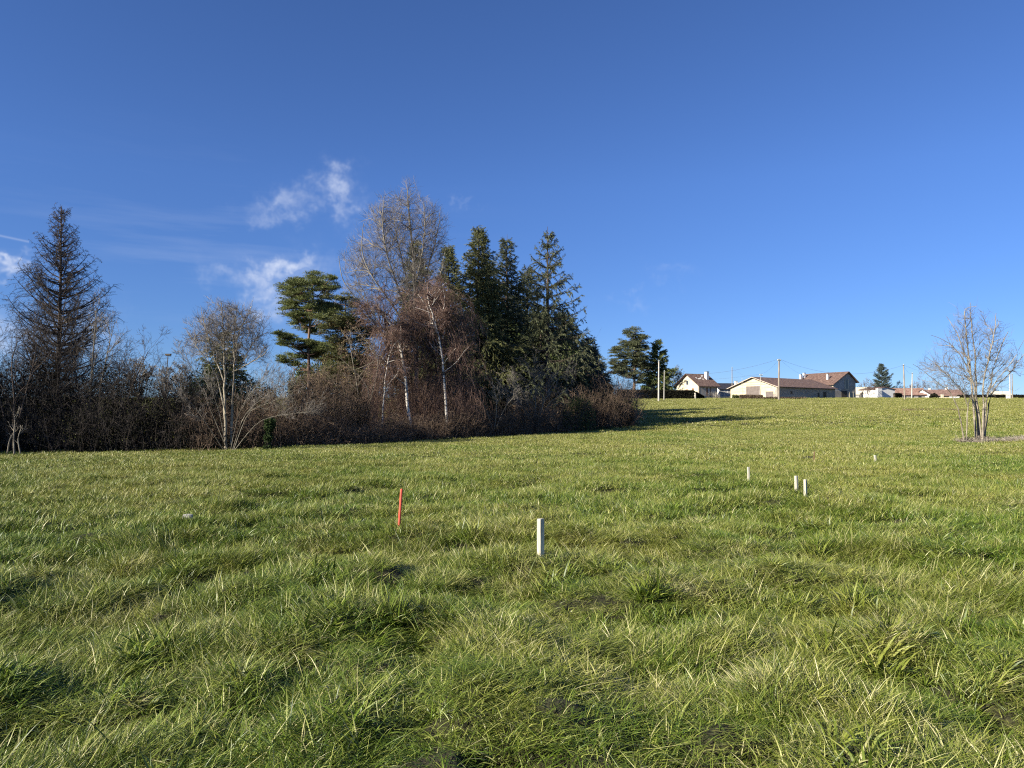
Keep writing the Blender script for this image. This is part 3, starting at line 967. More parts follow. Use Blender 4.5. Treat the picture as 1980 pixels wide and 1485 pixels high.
def weeping_birch(name, stems, label, seed, crown, twig='twig_red', n1=22, cat='birch', hangs=760, hl=(.4, 1.7), group='weeping birches', fine=5):
    """crown: list of (px,row,radius px,dY) centres whose volume sheds long hanging twigs"""
    rng = np.random.default_rng(seed)
    S = []
    for pts, r in stems:
        A = np.array([at(*p) for p in pts]); t = np.linspace(0, 1, len(A)); tt = np.linspace(0, 1, 14)
        B = np.stack([np.interp(tt, t, A[:, k]) for k in range(3)], 1)
        B[1:-1] = (B[:-2] + 2 * B[1:-1] + B[2:]) / 4
        B[1:-1] += rng.normal(0, .025, B[1:-1].shape)
        S.append((B, r))
    b0 = S[0][0][0].copy(); b0[2] = float(gz(np.array(b0[0]), np.array(b0[1]))) - .1
    root = empty(name, b0, label, cat, group)
    P = np.stack([s[0] for s in S]) - b0; rad = np.array([s[1] for s in S])
    mb = MB(); tubes(mb, P, rad, rad * .35, 8)
    Pn, Dn, Ln, rn, ix, tt = spawn(P, rad, n1, rng, (.25, 1), (30, 70), (.18, .38))
    q1 = grow(Pn, Dn, Ln, 7, rng, .13, .03)
    tubes(mb, q1, rn * .7, .009, 5)
    mb.build('trunk', M_['birch'], root, smooth=True)
    cb = MB()
    Pn, Dn, Ln, rn, ix, tt = spawn(q1, rn, 8, rng, (.2, 1), (20, 60), (.5, .9))
    q2 = grow(Pn, Dn, Ln, 5, rng, .15, .02)
    tubes(cb, q2, .012, .005, 3)
    Pn, Dn, Ln, rn, ix, tt = spawn(q2, rn, 8, rng, (.1, 1), (20, 60), (.4, .9))
    q3 = grow(Pn, Dn, Ln, 5, rng, .15, -.12)
    tubes(cb, q3, .006, .003, 3)
    Pn, Dn, Ln, rn, ix, tt = spawn(q3, np.full(len(q3), .005), 4, rng, (.1, 1), (20, 60), (.4, .9))
    tubes(cb, grow(Pn, Dn, Ln, 4, rng, .15, -.15), .0045, .0025, 3)
    # arching limbs out to the crown volumes, then hanging twigs
    for (cx, cy, cr, dY) in crown:
        Yc = b0[1] + dY
        C = at(cx, cy, Yc) - b0; Rr = cr * Yc / F
        n = int(hangs * (Rr / 2.0) ** 2.2)
        u = rdir(rng, n) * (rng.uniform(0, 1, n) ** .4)[:, None] * Rr * np.array([1, .8, 1.0])
        Pc = C + u
        Lh = rng.uniform(hl[0], hl[1], n)
        Lh = np.minimum(Lh, np.maximum(Pc[:, 2] - .3, .3))
        D0 = unit(rng.normal(size=(n, 3)) * np.array([1, 1, .35]) + UP * -.1)
        h = grow(Pc, D0, Lh, 7, rng, .13, -.42)
        tubes(cb, h, .0058, .0034, 3)
        P5, D5, L5, _, _, _ = spawn(h, np.full(n, .004), fine, rng, (.1, 1), (15, 50), (.14, .4))
        tubes(cb, grow(P5, unit(D5 - UP * .2), L5 * 1.3, 4, rng, .14, -.2), .0044, .0026, 3)
        # supporting limbs
        nl = 10
        k = rng.integers(7, 14, nl); s_ = rng.integers(0, len(P), nl); A = P[s_, k]
        E_ = C + rdir(rng, nl) * Rr * .7; M1 = (A + E_) / 2 + UP * .35 * Rr
        W = np.stack([A, A * .5 + M1 * .5, M1, M1 * .5 + E_ * .5, E_], 1) + rng.normal(0, .06, (nl, 5, 3))
        tubes(cb, W, .028, .008, 4)
    cb.build('crown', [M_[twig]], root)
    return root


def thicket(name, spec, label, cat='bush', seed=1, twig='twig_brown', leaf='leaf_brown', stems=400, leaves=9000, wild=.4, leafsize=(.05, .10), base_w=.035, lv=2, nk=(6, 5), top_pull=.25, group=None, parts=('stems', 'leaves'), stemr=.011, lean=(0, 0), leafw=.4, arch=0.12, leafup=.8):
    """spec: outline polyline [(px, row_top, Y, depth)] ; fills from the ground up to the outline"""
    rng = np.random.default_rng(seed)
    A = np.array([[at(p[0], 800, p[2])[0], p[2], zrow(p[1], p[2]), p[3]] for p in spec], float)
    seg = np.concatenate([[0], np.cumsum(np.hypot(np.diff(A[:, 0]), np.diff(A[:, 1])))])
    tot = seg[-1]
    cx, cy = np.interp(tot / 2, seg, A[:, 0]), np.interp(tot / 2, seg, A[:, 1])
    b0 = np.array([cx, cy, float(gz(np.array(cx), np.array(cy)))])
    root = empty(name, b0, label, cat, group)
    def col(n, deep=1.0):
        s = rng.uniform(0, tot, n)
        x = np.interp(s, seg, A[:, 0]); y = np.interp(s, seg, A[:, 1]); zt = np.interp(s, seg, A[:, 2]); dp = np.interp(s, seg, A[:, 3])
        w = rng.uniform(0, 1, n)
        # depth goes behind the line; the top falls off to front and back
        x0 = x; y0 = y + w * dp * deep
        x0 = x + (x / np.maximum(y, 1)) * (w * dp) * .9
        g = gz(x0, y0)
        fall = 1 - .62 * np.clip((.30 - w) / .30, 0, 1) ** 1.4 - .25 * np.clip((w - .7) / .3, 0, 1)
        wob = 1 + (fbm(s * .9 + seed, w * 3, seed, 3) - .5) * wild
        return x0, y0, g, (zt - g) * fall * wob, s, w
    x, y, g, H, s, w = col(stems)
    P = np.stack([x, y, g - .05], 1)
    D = unit(np.stack([rng.normal(lean[0], .25, stems), rng.normal(lean[1], .25, stems), np.ones(stems)], 1))
    q = grow(P, D, np.maximum(H, .3) * rng.uniform(.75, 1.22, stems), 7, rng, .10, top_pull * .2 - arch * .3)
    cb = MB()
    tubes(cb, q - b0, stemr * (1 + H / 5), .004, 4)
    cur = q; cr = np.full(stems, .008)
    for k in range(lv):
        Pn, Dn, Ln, rn, ix, tt = spawn(cur, cr, nk[k], rng, (.12, 1), (25, 75), (.22, .5))
        Ln = np.clip(Ln, .1, 1.3)
        cur = grow(Pn, Dn, Ln, 5 if k == 0 else 4, rng, .2, -.02 * arch)
        cr = np.full(len(cur), .004)
        tubes(cb, cur - b0, .0065 if k == 0 else .0045, .0028, 3)
    cb.build(parts[0], [M_[twig]], root)
    if leaves:
        lb = MB()
        x, y, g, H, s, w = col(leaves)
        hh = rng.uniform(0, 1, leaves) ** leafup
        z = g + H * hh * .96
        # leaves gather in loose clumps
        c = fbm(s * 1.8, z * 2.0 + w * 4, seed + 9, 2)
        kp = rng.uniform(0, 1, leaves) < np.clip((c - .30) * 4, .06, 1)
        Pl = np.stack([x, y, z], 1)[kp] - b0
        n = len(Pl); Ls = rng.uniform(leafsize[0], leafsize[1], n)
        tris(lb, Pl, rdir(rng, n), Ls, Ls * leafw, rng, 0)
        lb.build(parts[1], [M_[leaf]], root)
    return root


def vegetation():
    W = 'in the tree group'
    # --- far left: larch and its bare neighbours
    larch('larch_tree', 100, 40, 400, 108, 'tall leafless larch with upswept boughs above the dark left thicket', seed=4)
    bare_tree('bare_tree', [([(170, 860, 38.5), (176, 740, 38.5), (182, 660, 38.5), (186, 600, 38.5)], .07), ([(176, 850, 38.5), (196, 740, 38.3), (208, 680, 38.2), (222, 622, 38)], .05), ([(166, 860, 39), (150, 740, 39), (140, 690, 39.3), (150, 640, 39.5)], .05)],
              'slim grey leafless tree standing against the right side of the larch', seed=11, twig='twig_grey', bark='bark_grey', trop=.09, levels=((10, .38, (20, 45)), (6, .5, (25, 50)), (5, .55, (25, 60))), first_t=(.25, 1))
    bare_tree('bare_tree', [([(232, 850, 38), (248, 760, 37.8), (272, 712, 37.5), (286, 680, 37.2)], .05), ([(228, 850, 38), (226, 760, 38), (232, 715, 38), (230, 700, 38)], .045), ([(236, 850, 38), (256, 790, 37.6), (280, 750, 37.4), (262, 720, 37.3)], .04)],
              'low spreading bare tree leaning right out of the dark left thicket', seed=12, twig='twig_dark', bark='bark_dark', levels=((9, .5, (25, 60)), (7, .5, (25, 60)), (5, .5, (25, 60))), first_t=(.3, 1))
    bare_tree('bare_tree', [([(22, 860, 36), (30, 780, 36), (20, 700, 36), (34, 660, 36)], .06), ([(24, 860, 36), (50, 760, 36), (66, 700, 36), (72, 655, 36)], .05), ([(20, 860, 36), (0, 770, 36), (-20, 700, 36), (-24, 670, 36)], .05)],
              'dark leafless tree in front of the foot of the larch', seed=13, twig='twig_dark', bark='bark_dark', levels=((9, .5, (25, 60)), (7, .5, (25, 60)), (5, .5, (25, 60))), first_t=(.3, 1))
    bare_tree('dead_tree', [([(28, 880, 34.2), (26, 850, 34.2), (29, 815, 34.4), (27, 800, 34.5)], .05), ([(14, 880, 34.2), (18, 850, 34.2), (26, 838, 34.3), (32, 818, 34.4)], .04), ([(40, 880, 34.2), (34, 850, 34.2), (38, 835, 34.2), (44, 822, 34.3)], .035)],
              'pale forked dead stems at the foot of the left thicket', cat='dead tree', seed=14, twig='twig_pale', bark='bark_pale', levels=((4, .4, (25, 60)), (3, .5, (25, 60))), first_t=(.2, 1), group=None)
    # --- ash on the edge
    crown_tree('bare_tree', [([(437, 872, 36.6), (434, 800, 36.6), (435, 720, 36.6), (432, 650, 36.6), (428, 585, 36.6)], .085),
                            ([(447, 872, 36.8), (449, 780, 36.8), (453, 700, 36.8), (452, 640, 36.8), (458, 590, 36.8)], .080),
                            ([(436, 800, 36.5), (418, 720, 36.2), (388, 680, 35.8), (358, 634, 35.5)], .038),
                            ([(452, 730, 36.8), (474, 690, 37), (498, 650, 37.2), (512, 610, 37.3)], .035),
                            ([(448, 720, 36.8), (480, 704, 36.4), (505, 690, 36), (522, 672, 35.8)], .03),
                            ([(434, 740, 36.6), (412, 680, 37), (396, 630, 37.2), (388, 590, 37.4)], .036),
                            ([(450, 680, 36.8), (468, 630, 36.4), (484, 600, 36.2), (490, 575, 36)], .032)],
              [(436, 645, 62, 66), (396, 645, 40, 46), (478, 645, 40, 52), (440, 618, 44, 42), (502, 680, 22, 26), (375, 668, 22, 28)],
              'tall twin stemmed leafless tree with pale bark and rounded crown at the thicket edge', seed=21, n=(50, 420, 2300), bark='bark_pale', rt=(.018, .009, .0055), tw=3, twl=(.15, .45), rtw=.0042)
    bare_tree('bare_shrub', [([(450, 870, 36.2), (470, 800, 35.8), (520, 760, 35.4), (556, 738, 35)], .018), ([(452, 870, 36), (480, 790, 35.5), (530, 778, 35), (572, 742, 34.8)], .016),
                             ([(446, 870, 36.3), (462, 790, 36), (500, 740, 35.6), (532, 722, 35.4)], .018), ([(440, 870, 36.3), (410, 800, 35.9), (385, 740, 35.6), (352, 690, 35.3)], .016),
                             ([(438, 870, 36.3), (425, 800, 36), (412, 760, 35.6), (398, 720, 35.3)], .016), ([(454, 870, 36), (500, 810, 35.4), (560, 800, 35), (600, 796, 34.8)], .015), ([(432, 870, 36.2), (400, 820, 35.6), (372, 780, 35.3), (352, 765, 35)], .014)],
              'fan of pale leaning shoots around the base of the twin stemmed tree', cat='shrub', seed=22, twig='twig_grey', bark='bark_grey', levels=((14, .34, (15, 45)), (7, .5, (25, 55)), (4, .5, (25, 55))), first_t=(.3, 1), group='bare shrubs')
    # --- evergreens behind the ash
    conifer('spruce_tree', 430, 47, 640, 62, 'small reddish brown conifer behind the twin stemmed bare tree', mat='needle_olive', seed=31, nwh=20, per=6, prof=.8, low=.05, dens=.8, cat='spruce')
    # --- pines left of the birches
    pine('pine_tree', 600, 48, 533, 'tall green pine with bare lower trunk and layered crown left of the birches',
         [(572, 553, 26, .5, 0), (603, 545, 24, .5, .4), (628, 556, 17, .6, -.3), (560, 580, 22, .5, .6), (590, 572, 28, .45, -.8), (620, 590, 22, .5, .8), (566, 607, 22, .45, -.3), (595, 605, 26, .45, .9), (624, 614, 22, .5, -.6), (590, 628, 20, .4, .2),
          (578, 668, 26, .38, -.4), (560, 695, 22, .35, .4), (598, 680, 22, .4, .8), (552, 655, 8, .5, 0), (618, 672, 18, .4, 0)], seed=33, trunk=[(598, 860), (597, 740), (597, 640), (606, 590), (604, 550)], clump=620, r0=.13, grow_=1.08)
    thicket('evergreen_bush', [(556, 712, 50, 3), (600, 690, 51, 4), (640, 655, 52, 4), (690, 640, 53, 4), (730, 680, 54, 4)], 'dark evergreen mass under the broad pine beside the birches', cat='bush', seed=35, twig='twig_dark', leaf='leaf_green', stems=140, leaves=52000, leafsize=(.08, .16), wild=.6)
    pine('pine_tree', 668, 52, 575, 'dark broad pine behind the layered pine, left of the birches',
         [(652, 590, 24, .6, 0), (640, 622, 30, .45, 0), (676, 616, 34, .5, .5), (660, 650, 42, .45, -.5), (694, 644, 26, .5, .8), (640, 682, 34, .4, 0), (685, 680, 40, .45, 0), (655, 712, 44, .45, .5), (700, 715, 34, .45, 0), (625, 730, 34, .45, -.5), (668, 748, 44, .5, 0)],
         mat='needle_olive', seed=34, trunk=[(664, 850), (666, 700), (668, 590)], clump=600, r0=.15, grow_=1.12)
    # --- tall bare tree above the birches
    crown_tree('bare_tree', [([(806, 840, 53), (805, 700, 53), (802, 600, 53), (800, 500, 53), (792, 430, 53), (788, 368, 53)], .16),
                            ([(803, 640, 53), (770, 560, 52.6), (744, 480, 52.2), (738, 430, 52), (742, 385, 52)], .075),
                            ([(803, 660, 53), (760, 590, 52), (715, 530, 51.4), (696, 480, 51), (704, 430, 51)], .075),
                            ([(800, 700, 53), (745, 655, 51.5), (700, 590, 50.5), (660, 545, 50), (655, 495, 50)], .075),
                            ([(800, 690, 53), (740, 640, 54.5), (715, 590, 55.5), (690, 560, 56.5), (668, 548, 57)], .06),
                            ([(802, 600, 53), (822, 540, 53.5), (838, 480, 54), (850, 430, 54.2), (852, 400, 54.3)], .065),
                            ([(801, 560, 53), (815, 500, 52.4), (822, 440, 52), (818, 390, 51.8)], .06),
                            ([(801, 600, 53), (782, 520, 54), (764, 450, 55), (760, 385, 55.5)], .065),
                            ([(803, 640, 53), (830, 590, 52.5), (850, 540, 52), (862, 480, 51.7)], .055),
                            ([(760, 660, 52), (720, 640, 51), (690, 620, 50.4), (672, 590, 50)], .035)],
              [(788, 432, 58, 76), (742, 440, 40, 72), (696, 510, 36, 62), (835, 462, 28, 66), (690, 580, 34, 42), (755, 530, 62, 62), (815, 540, 50, 60), (720, 620, 40, 40)],
              'tallest leafless tree, fine grey crown rising high over the birches', seed=41, n=(90, 800, 5000), rt=(.030, .013, .0070), tw=3, twl=(.25, .75), rtw=.0055)
    # --- dark conifers between the tall bare tree and the spruces
    conifer('spruce_tree', 802, 60, 456, 50, 'narrow dark spruce hidden behind the tall leafless tree', seed=51, nwh=30, mat='needle_olive', irr=.26, cat='spruce', prof=.8, hj=.006)
    conifer('spruce_tree', 866, 60, 470, 50, 'olive green spruce just right of the tall leafless tree', seed=52, nwh=30, mat='needle_olive', prof=.75, irr=.26, cat='spruce', hang=.8, hj=.006)
    conifer('spruce_tree', 924, 58, 436, 72, 'dense pointed olive spruce, highest of the middle row', seed=53, nwh=36, per=8, mat='needle_olive', prof=.74, irr=.22, sec=14, hang=.9, cat='spruce', hj=.006, dens=.9)
    conifer('spruce_tree', 979, 61, 453, 62, 'slim dark spruce between the dense pointed spruce and the layered spruce', seed=54, nwh=28, per=7, prof=.8, irr=.28, hang=.9, cat='spruce', upturn=.5, sec=12, hj=.005, dens=.8)
    conifer('spruce_tree', 1060, 59, 438, 114, 'tall layered spruce with wide drooping boughs at the right of the clump', seed=55, nwh=16, per=7, prof=.92, irr=.12, droop=.03, upturn=.34, hang=1.3, sec=16, low=.15, cat='spruce', dens=.9, hj=.003, side=.03, leanout=-.02, secl=.27)
    conifer('cedar_tree', 1136, 66, 652, 36, 'small blue green conifer tucked behind the layered spruce', seed=56, nwh=22, per=7, mat='needle_blue', prof=.75, cat='cedar', hang=.4)
    conifer('spruce_tree', 1108, 63, 690, 36, 'short dark conifer low between the layered spruce and blue green conifer', seed=68, nwh=20, per=7, prof=.6, cat='spruce')
    conifer('spruce_tree', 1018, 80, 512, 50, 'dark spruce filling the gap behind the layered spruce', seed=57, nwh=26, per=7, prof=.6, cat='spruce')
    conifer('spruce_tree', 1046, 74, 590, 46, 'shaded spruce straight behind the layered spruce trunk', seed=60, nwh=22, per=7, prof=.6, cat='spruce')
    conifer('spruce_tree', 1140, 74, 668, 44, 'short dark spruce behind the small blue green conifer', seed=67, nwh=18, per=7, prof=.6, cat='spruce')
    conifer('spruce_tree', 1094, 76, 605, 44, 'tall shaded spruce behind the right boughs of the layered spruce', seed=69, nwh=22, per=7, prof=.6, cat='spruce')
    conifer('spruce_tree', 948, 80, 505, 60, 'shaded spruce deep behind the dense pointed spruce', seed=58, nwh=26, per=7, prof=.6, cat='spruce')
    conifer('spruce_tree', 1082, 84, 600, 50, 'low dark spruce behind the lowest boughs of the layered spruce', seed=59, nwh=22, per=7, prof=.6, cat='spruce')
    # --- birches
    weeping_birch('birch_tree', [([(797, 838, 45), (788, 780, 45), (781, 720, 45), (774, 670, 45), (765, 636, 45), (745, 610, 44.8), (728, 590, 44.6)], .10), ([(774, 660, 45), (780, 645, 45), (784, 630, 45)], .04)],
                  'left white stemmed birch, trunk bending left, with hanging red brown twigs', 61,
                  [(760, 650, 38, 1.2), (795, 610, 42, 1.8), (770, 715, 46, 1.0), (800, 660, 44, 1.5), (735, 690, 34, 1.0), (730, 742, 36, 1), (785, 765, 40, 1)])
    weeping_birch('birch_tree', [([(866, 835, 46), (862, 770, 46), (856, 700, 46), (850, 660, 46), (842, 625, 46), (830, 590, 46), (826, 570, 46)], .085), ([(857, 655, 46), (860, 625, 46), (862, 600, 46)], .035)],
                  'right white stemmed birch with leaning trunk and curtain of red brown twigs', 62,
                  [(865, 590, 44, 1.8), (835, 570, 38, 2.0), (880, 650, 46, 1.4), (845, 690, 46, 1.2), (895, 710, 42, 1.2), (850, 750, 44, .8), (905, 620, 30, 2.0), (820, 630, 40, 1.5), (905, 765, 34, .8)])
    weeping_birch('birch_tree', [([(738, 835, 44), (741, 765, 44), (748, 710, 44), (755, 670, 44), (756, 655, 44)], .05)],
                  'thin pale birch stem left of both white stemmed birches', 63, [(722, 770, 30, .6), (748, 700, 26, .6)], n1=10)
    bare_tree('bare_shrub', [([(700, 820, 44.5), (690, 740, 44.5), (680, 690, 44.5), (676, 655, 44.5)], .04), ([(705, 820, 44.5), (725, 740, 44), (735, 690, 44), (700, 650, 44)], .04), ([(698, 820, 44.5), (660, 760, 44), (640, 730, 44), (620, 715, 44)], .035), ([(690, 820, 44), (720, 760, 43.5), (690, 720, 43.5), (655, 690, 43.3)], .03)],
              'tangled grey shrub with a few yellow leaves left of the birches', cat='shrub', seed=64, twig='twig_brown', bark='bark_grey', levels=((10, .45, (25, 65)), (8, .5, (25, 65)), (6, .5, (25, 65))), first_t=(.25, 1), flecks=700, fleckmat='leaf_yellow', group='bare shrubs', trop=.0)
    bare_tree('bare_shrub', [([(1030, 830, 52), (1018, 770, 52), (1000, 738, 52), (978, 722, 52)], .04), ([(1034, 830, 52), (1036, 770, 52), (1034, 735, 52), (1030, 712, 52)], .04), ([(1038, 830, 52), (1052, 770, 52), (1070, 740, 52), (1088, 725, 52)], .04), ([(1032, 830, 51.5), (1010, 780, 51), (985, 765, 51), (965, 752, 51)], .035), ([(1036, 830, 52.5), (1060, 780, 53), (1080, 765, 53), (1100, 752, 53)], .035)],
              'rounded grey leafless shrub below the layered spruce', cat='shrub', seed=65, twig='twig_grey', bark='bark_grey', levels=((12, .5, (20, 60)), (8, .5, (25, 60)), (6, .5, (25, 60))), first_t=(.2, 1), group='bare shrubs', trop=.03)
    bare_tree('bare_shrub', [([(952, 830, 48), (940, 790, 48), (926, 765, 48), (912, 750, 48)], .03), ([(956, 830, 48), (962, 780, 47.8), (952, 740, 47.6), (948, 722, 47.5)], .03), ([(958, 830, 48), (975, 790, 47.8), (990, 770, 47.6), (1006, 758, 47.5)], .03)],
              'thin arching grey shrub under the dense pointed spruce', cat='shrub', seed=66, twig='twig_grey', bark='bark_grey', levels=((10, .5, (20, 60)), (7, .5, (25, 60)), (4, .5, (25, 60))), first_t=(.2, 1), group='bare shrubs', trop=-.01)
    # --- thickets and hedges
    thicket('thicket', [(-1850, 200, 22, 5), (-900, 250, 27, 6), (-480, 420, 30, 6), (-250, 640, 33.5, 6), (-120, 690, 35, 7), (-30, 705, 35.6, 6), (60, 700, 35.4, 6), (130, 712, 35.3, 6), (230, 712, 35.6, 5.5), (300, 745, 35.8, 5), (372, 742, 36.4, 5)],  # out-of-frame left stretch raised tall, added to shade the visible thicket
            'black shaded thicket at the far left below the larch, with a tall unseen stretch added to shade it', cat='thicket', seed=71, twig='twig_dark', leaf='leaf_dark', stems=2300, leaves=150000, leafsize=(.06, .12), nk=(8, 6), wild=.9, leafup=1.25)
    thicket('evergreen_bush', [(338, 752, 42, 4), (370, 712, 43, 4), (405, 690, 44, 4), (445, 700, 44, 4), (490, 722, 44, 4), (530, 745, 44, 4)], 'green evergreen bush behind the twin stemmed bare tree', cat='bush', seed=72, twig='twig_dark', leaf='leaf_green', stems=150, leaves=30000, leafsize=(.07, .14), wild=.35)
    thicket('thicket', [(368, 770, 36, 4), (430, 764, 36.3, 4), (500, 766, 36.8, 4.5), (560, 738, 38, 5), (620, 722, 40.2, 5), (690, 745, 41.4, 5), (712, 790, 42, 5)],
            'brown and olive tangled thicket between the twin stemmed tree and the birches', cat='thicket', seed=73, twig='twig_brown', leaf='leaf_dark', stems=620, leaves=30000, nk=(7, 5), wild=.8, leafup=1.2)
    thicket('bramble_bank', [(500, 812, 37.4, 2.5), (600, 800, 38.6, 2.5), (700, 812, 40.2, 2.5), (800, 806, 43.2, 2.5), (900, 800, 46, 2.5), (960, 788, 48, 2.5), (1040, 782, 50.5, 3), (1100, 790, 53, 3)],
            'low rusty brown bramble hedge along the foot of the birches', cat='hedge', seed=74, twig='twig_brown', leaf='leaf_brown', stems=2100, leaves=20000, nk=(6, 4), wild=1.15, arch=.5, leafsize=(.04, .085))
    thicket('bush', [(1088, 800, 54, 4), (1110, 766, 54.5, 4), (1135, 750, 55.5, 5), (1165, 742, 56.5, 5), (1190, 735, 57.5, 5), (1212, 752, 58.5, 5), (1226, 790, 59.5, 4)],
            'dark leafless bush closing the right end of the hedge', cat='bush', seed=75, twig='twig_brown', leaf='leaf_dark', stems=330, leaves=17000, nk=(8, 6), wild=.5)
    thicket('bush', [(1088, 790, 52.5, 3), (1110, 762, 53, 3), (1132, 760, 53.5, 3), (1152, 790, 54.5, 3)], 'rounded olive leafy bush near the right end of the hedge', cat='bush', seed=76, twig='twig_dark', leaf='leaf_green', stems=90, leaves=12000, wild=.3, leafsize=(.04, .09))
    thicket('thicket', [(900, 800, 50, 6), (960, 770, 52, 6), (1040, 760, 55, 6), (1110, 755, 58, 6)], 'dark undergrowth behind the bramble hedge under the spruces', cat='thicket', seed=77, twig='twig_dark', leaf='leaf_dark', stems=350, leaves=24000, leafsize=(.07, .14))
    thicket('thicket', [(980, 600, 75, 6), (1050, 625, 72, 8), (1092, 660, 70, 8), (1124, 682, 68.5, 7), (1150, 712, 67.5, 6), (1185, 742, 65, 5)], 'tall dark evergreen mass deep behind the layered spruce, added to fill the tree shadow', cat='thicket', seed=80, twig='twig_dark', leaf='leaf_green', stems=260, leaves=150000, leafsize=(.12, .22), wild=.35)  # mostly hidden mass, added to fill out the tree shadow on the slope
    thicket('bush', [(700, 770, 47, 4), (760, 740, 48, 4), (840, 730, 49, 4), (900, 770, 50, 4)], 'brown tangled undergrowth behind the birch stems', cat='bush', seed=78, twig='twig_red', leaf='leaf_brown', stems=380, leaves=9000, nk=(8, 5))
    thicket('bush', [(1150, 740, 64, 4), (1180, 716, 66, 5), (1210, 722, 67, 5), (1235, 745, 68, 4)], 'greyish bare bush behind the right end of the hedge', cat='bush', seed=79, twig='twig_grey', leaf='leaf_green', stems=120, leaves=2600, nk=(8, 6))
    # ivy stump
    b = on_ground(518, 36.0, .1)
    root = empty('ivy_stump', b, 'ivy covered stump standing at the edge of the brown thicket', 'stump')
    rng = np.random.default_rng(81)
    q = np.array([[0, 0, 0], [.02, 0, .6], [.08, 0, 1.1], [.12, .02, 1.55]])[None]
    m = MB(); tubes(m, q, .12, .09, 8); m.build('trunk', M_['bark_dark'], root)
    n = 5200; t = rng.uniform(0, 1, n); Pc, _ = sample(q, np.zeros(n, int), t); o = rdir(rng, n); o[:, 2] *= .5
    rad = (.16 + .14 * sm(.5, 1, t) + .05 * np.sin(t * 19)) * rng.uniform(.5, 1.1, n)
    lb = MB(); tris(lb, Pc + o * rad[:, None], rdir(rng, n), rng.uniform(.05, .09, n), .03, rng); lb.build('ivy', M_['ivy'], root)
    # --- lone multi stemmed tree on the right
    bt = [([(1888, 860, 35.5), (1884, 800, 35.5), (1879, 740, 35.5), (1872, 680, 35.6), (1864, 610, 35.7), (1866, 600, 35.7)], .058),
          ([(1893, 860, 35.7), (1889, 800, 35.7), (1887, 740, 35.6), (1886, 680, 35.4), (1878, 640, 35.3), (1876, 585, 35.2)], .055),
          ([(1900, 860, 35.3), (1901, 800, 35.3), (1900, 740, 35.2), (1915, 680, 35), (1924, 640, 34.8), (1926, 605, 34.8)], .05),
          ([(1903, 860, 35.6), (1905, 780, 35.7), (1920, 710, 36), (1945, 650, 36.2), (1950, 640, 36.3)], .04),
          ([(1896, 860, 35.8), (1893, 780, 36), (1872, 700, 36.4), (1850, 640, 36.6), (1830, 612, 36.8)], .042),
          ([(1864, 855, 35), (1860, 820, 35), (1852, 790, 34.9), (1842, 760, 34.8), (1822, 745, 34.6), (1790, 720, 34.4), (1765, 704, 34.2)], .034),
          ([(1868, 858, 35.1), (1869, 820, 35.1), (1872, 785, 35), (1866, 762, 34.9), (1840, 735, 34.6), (1812, 705, 34.5), (1790, 690, 34.4)], .030),
          ([(1898, 850, 35.5), (1890, 770, 35.4), (1868, 700, 35), (1836, 660, 34.8), (1800, 648, 34.6)], .036),
          ([(1904, 850, 35.5), (1912, 760, 35.6), (1945, 730, 35.7), (1975, 690, 35.8), (2000, 665, 36)], .036),
          ([(1902, 850, 35.5), (1904, 770, 35.2), (1922, 740, 34.8), (1960, 700, 34.6), (1985, 645, 34.4)], .03)]
    crown_tree('bare_tree', bt, [(1880, 672, 56, 72), (1832, 705, 40, 46), (1928, 692, 46, 62), (1872, 738, 84, 34), (1962, 705, 24, 40), (1800, 715, 30, 24), (1876, 628, 34, 40), (1926, 640, 24, 36)],
               'lone multi stemmed leafless tree with pale bark on the open field', seed=91, n=(48, 300, 1300), bark='bark_pale', bias=1.3, rt=(.014, .008, .005), tw=2, twl=(.15, .45), rtw=.0038, minz=.3)
    thicket('dry_tuft', [(1850, 852, 34.9, .7), (1872, 846, 34.9, .9), (1900, 842, 34.9, 1.1), (1922, 847, 35.2, 1.0), (1955, 852, 35.5, 1.2), (1990, 852, 35.8, 1.4)], 'dry brown bramble and dead grass around the lone tree foot', cat='brambles', seed=92, twig='twig_pale', leaf='leaf_brown', stems=330, leaves=2500, wild=1.1, nk=(4, 3), arch=1.0, leafsize=(.03, .06), stemr=.004)
    thicket('dry_tuft', [(1745, 800, 88, 3), (1790, 795, 90, 3), (1840, 795, 90, 3), (1875, 801, 88, 3)], 'flat patch of brown dead brambles on the slope before the red roofs', cat='brambles', seed=93, twig='twig_brown', leaf='leaf_brown', stems=500, leaves=6000, nk=(3, 3), arch=1.0, stemr=.008)
    thicket('low_bush', [(1118, 832, 55, 1.2), (1150, 826, 56, 1.2), (1185, 824, 57, 1.2)], 'low green weeds at the foot of the right end bush', cat='weeds', seed=94, twig='twig_dark', leaf='leaf_green', stems=60, leaves=6000, leafsize=(.04, .1))


vegetation()
#PART3
# ------------------------------------------------------------------ buildings
M_['wall_cream'] = mat_noise('render_cream', (.56, .48, .32), (.68, .60, .43), .9, .95, 5)
M_['wall_cream_dim'] = mat_noise('render_cream_dim', (.50, .43, .34), (.62, .55, .45), .9, .95, 5)  # cream toned down: weaker grazing light on the house side put into the colour
M_['wall_yellow'] = mat_noise('render_yellow', (.55, .46, .29), (.68, .60, .41), .8, .95, 5)
M_['wall_white'] = mat_noise('render_white', (.66, .64, .58), (.80, .78, .72), 1.2, .9, 4)
M_['wall_grey'] = mat_noise('render_grey', (.30, .285, .26), (.42, .40, .37), 1.0, .95, 5)
M_['stone'] = mat_stone('rubble_stone', (.20, .17, .135), (.42, .37, .30), (.36, .32, .26))
M_['concrete'] = mat_noise('pole_concrete', (.42, .39, .33), (.56, .52, .45), 3, .9, 4)
M_['pole_wood'] = mat_noise('pole_wood', (.20, .16, .12), (.38, .33, .26), 4, .9, 4, stretch=(1, 1, .15))
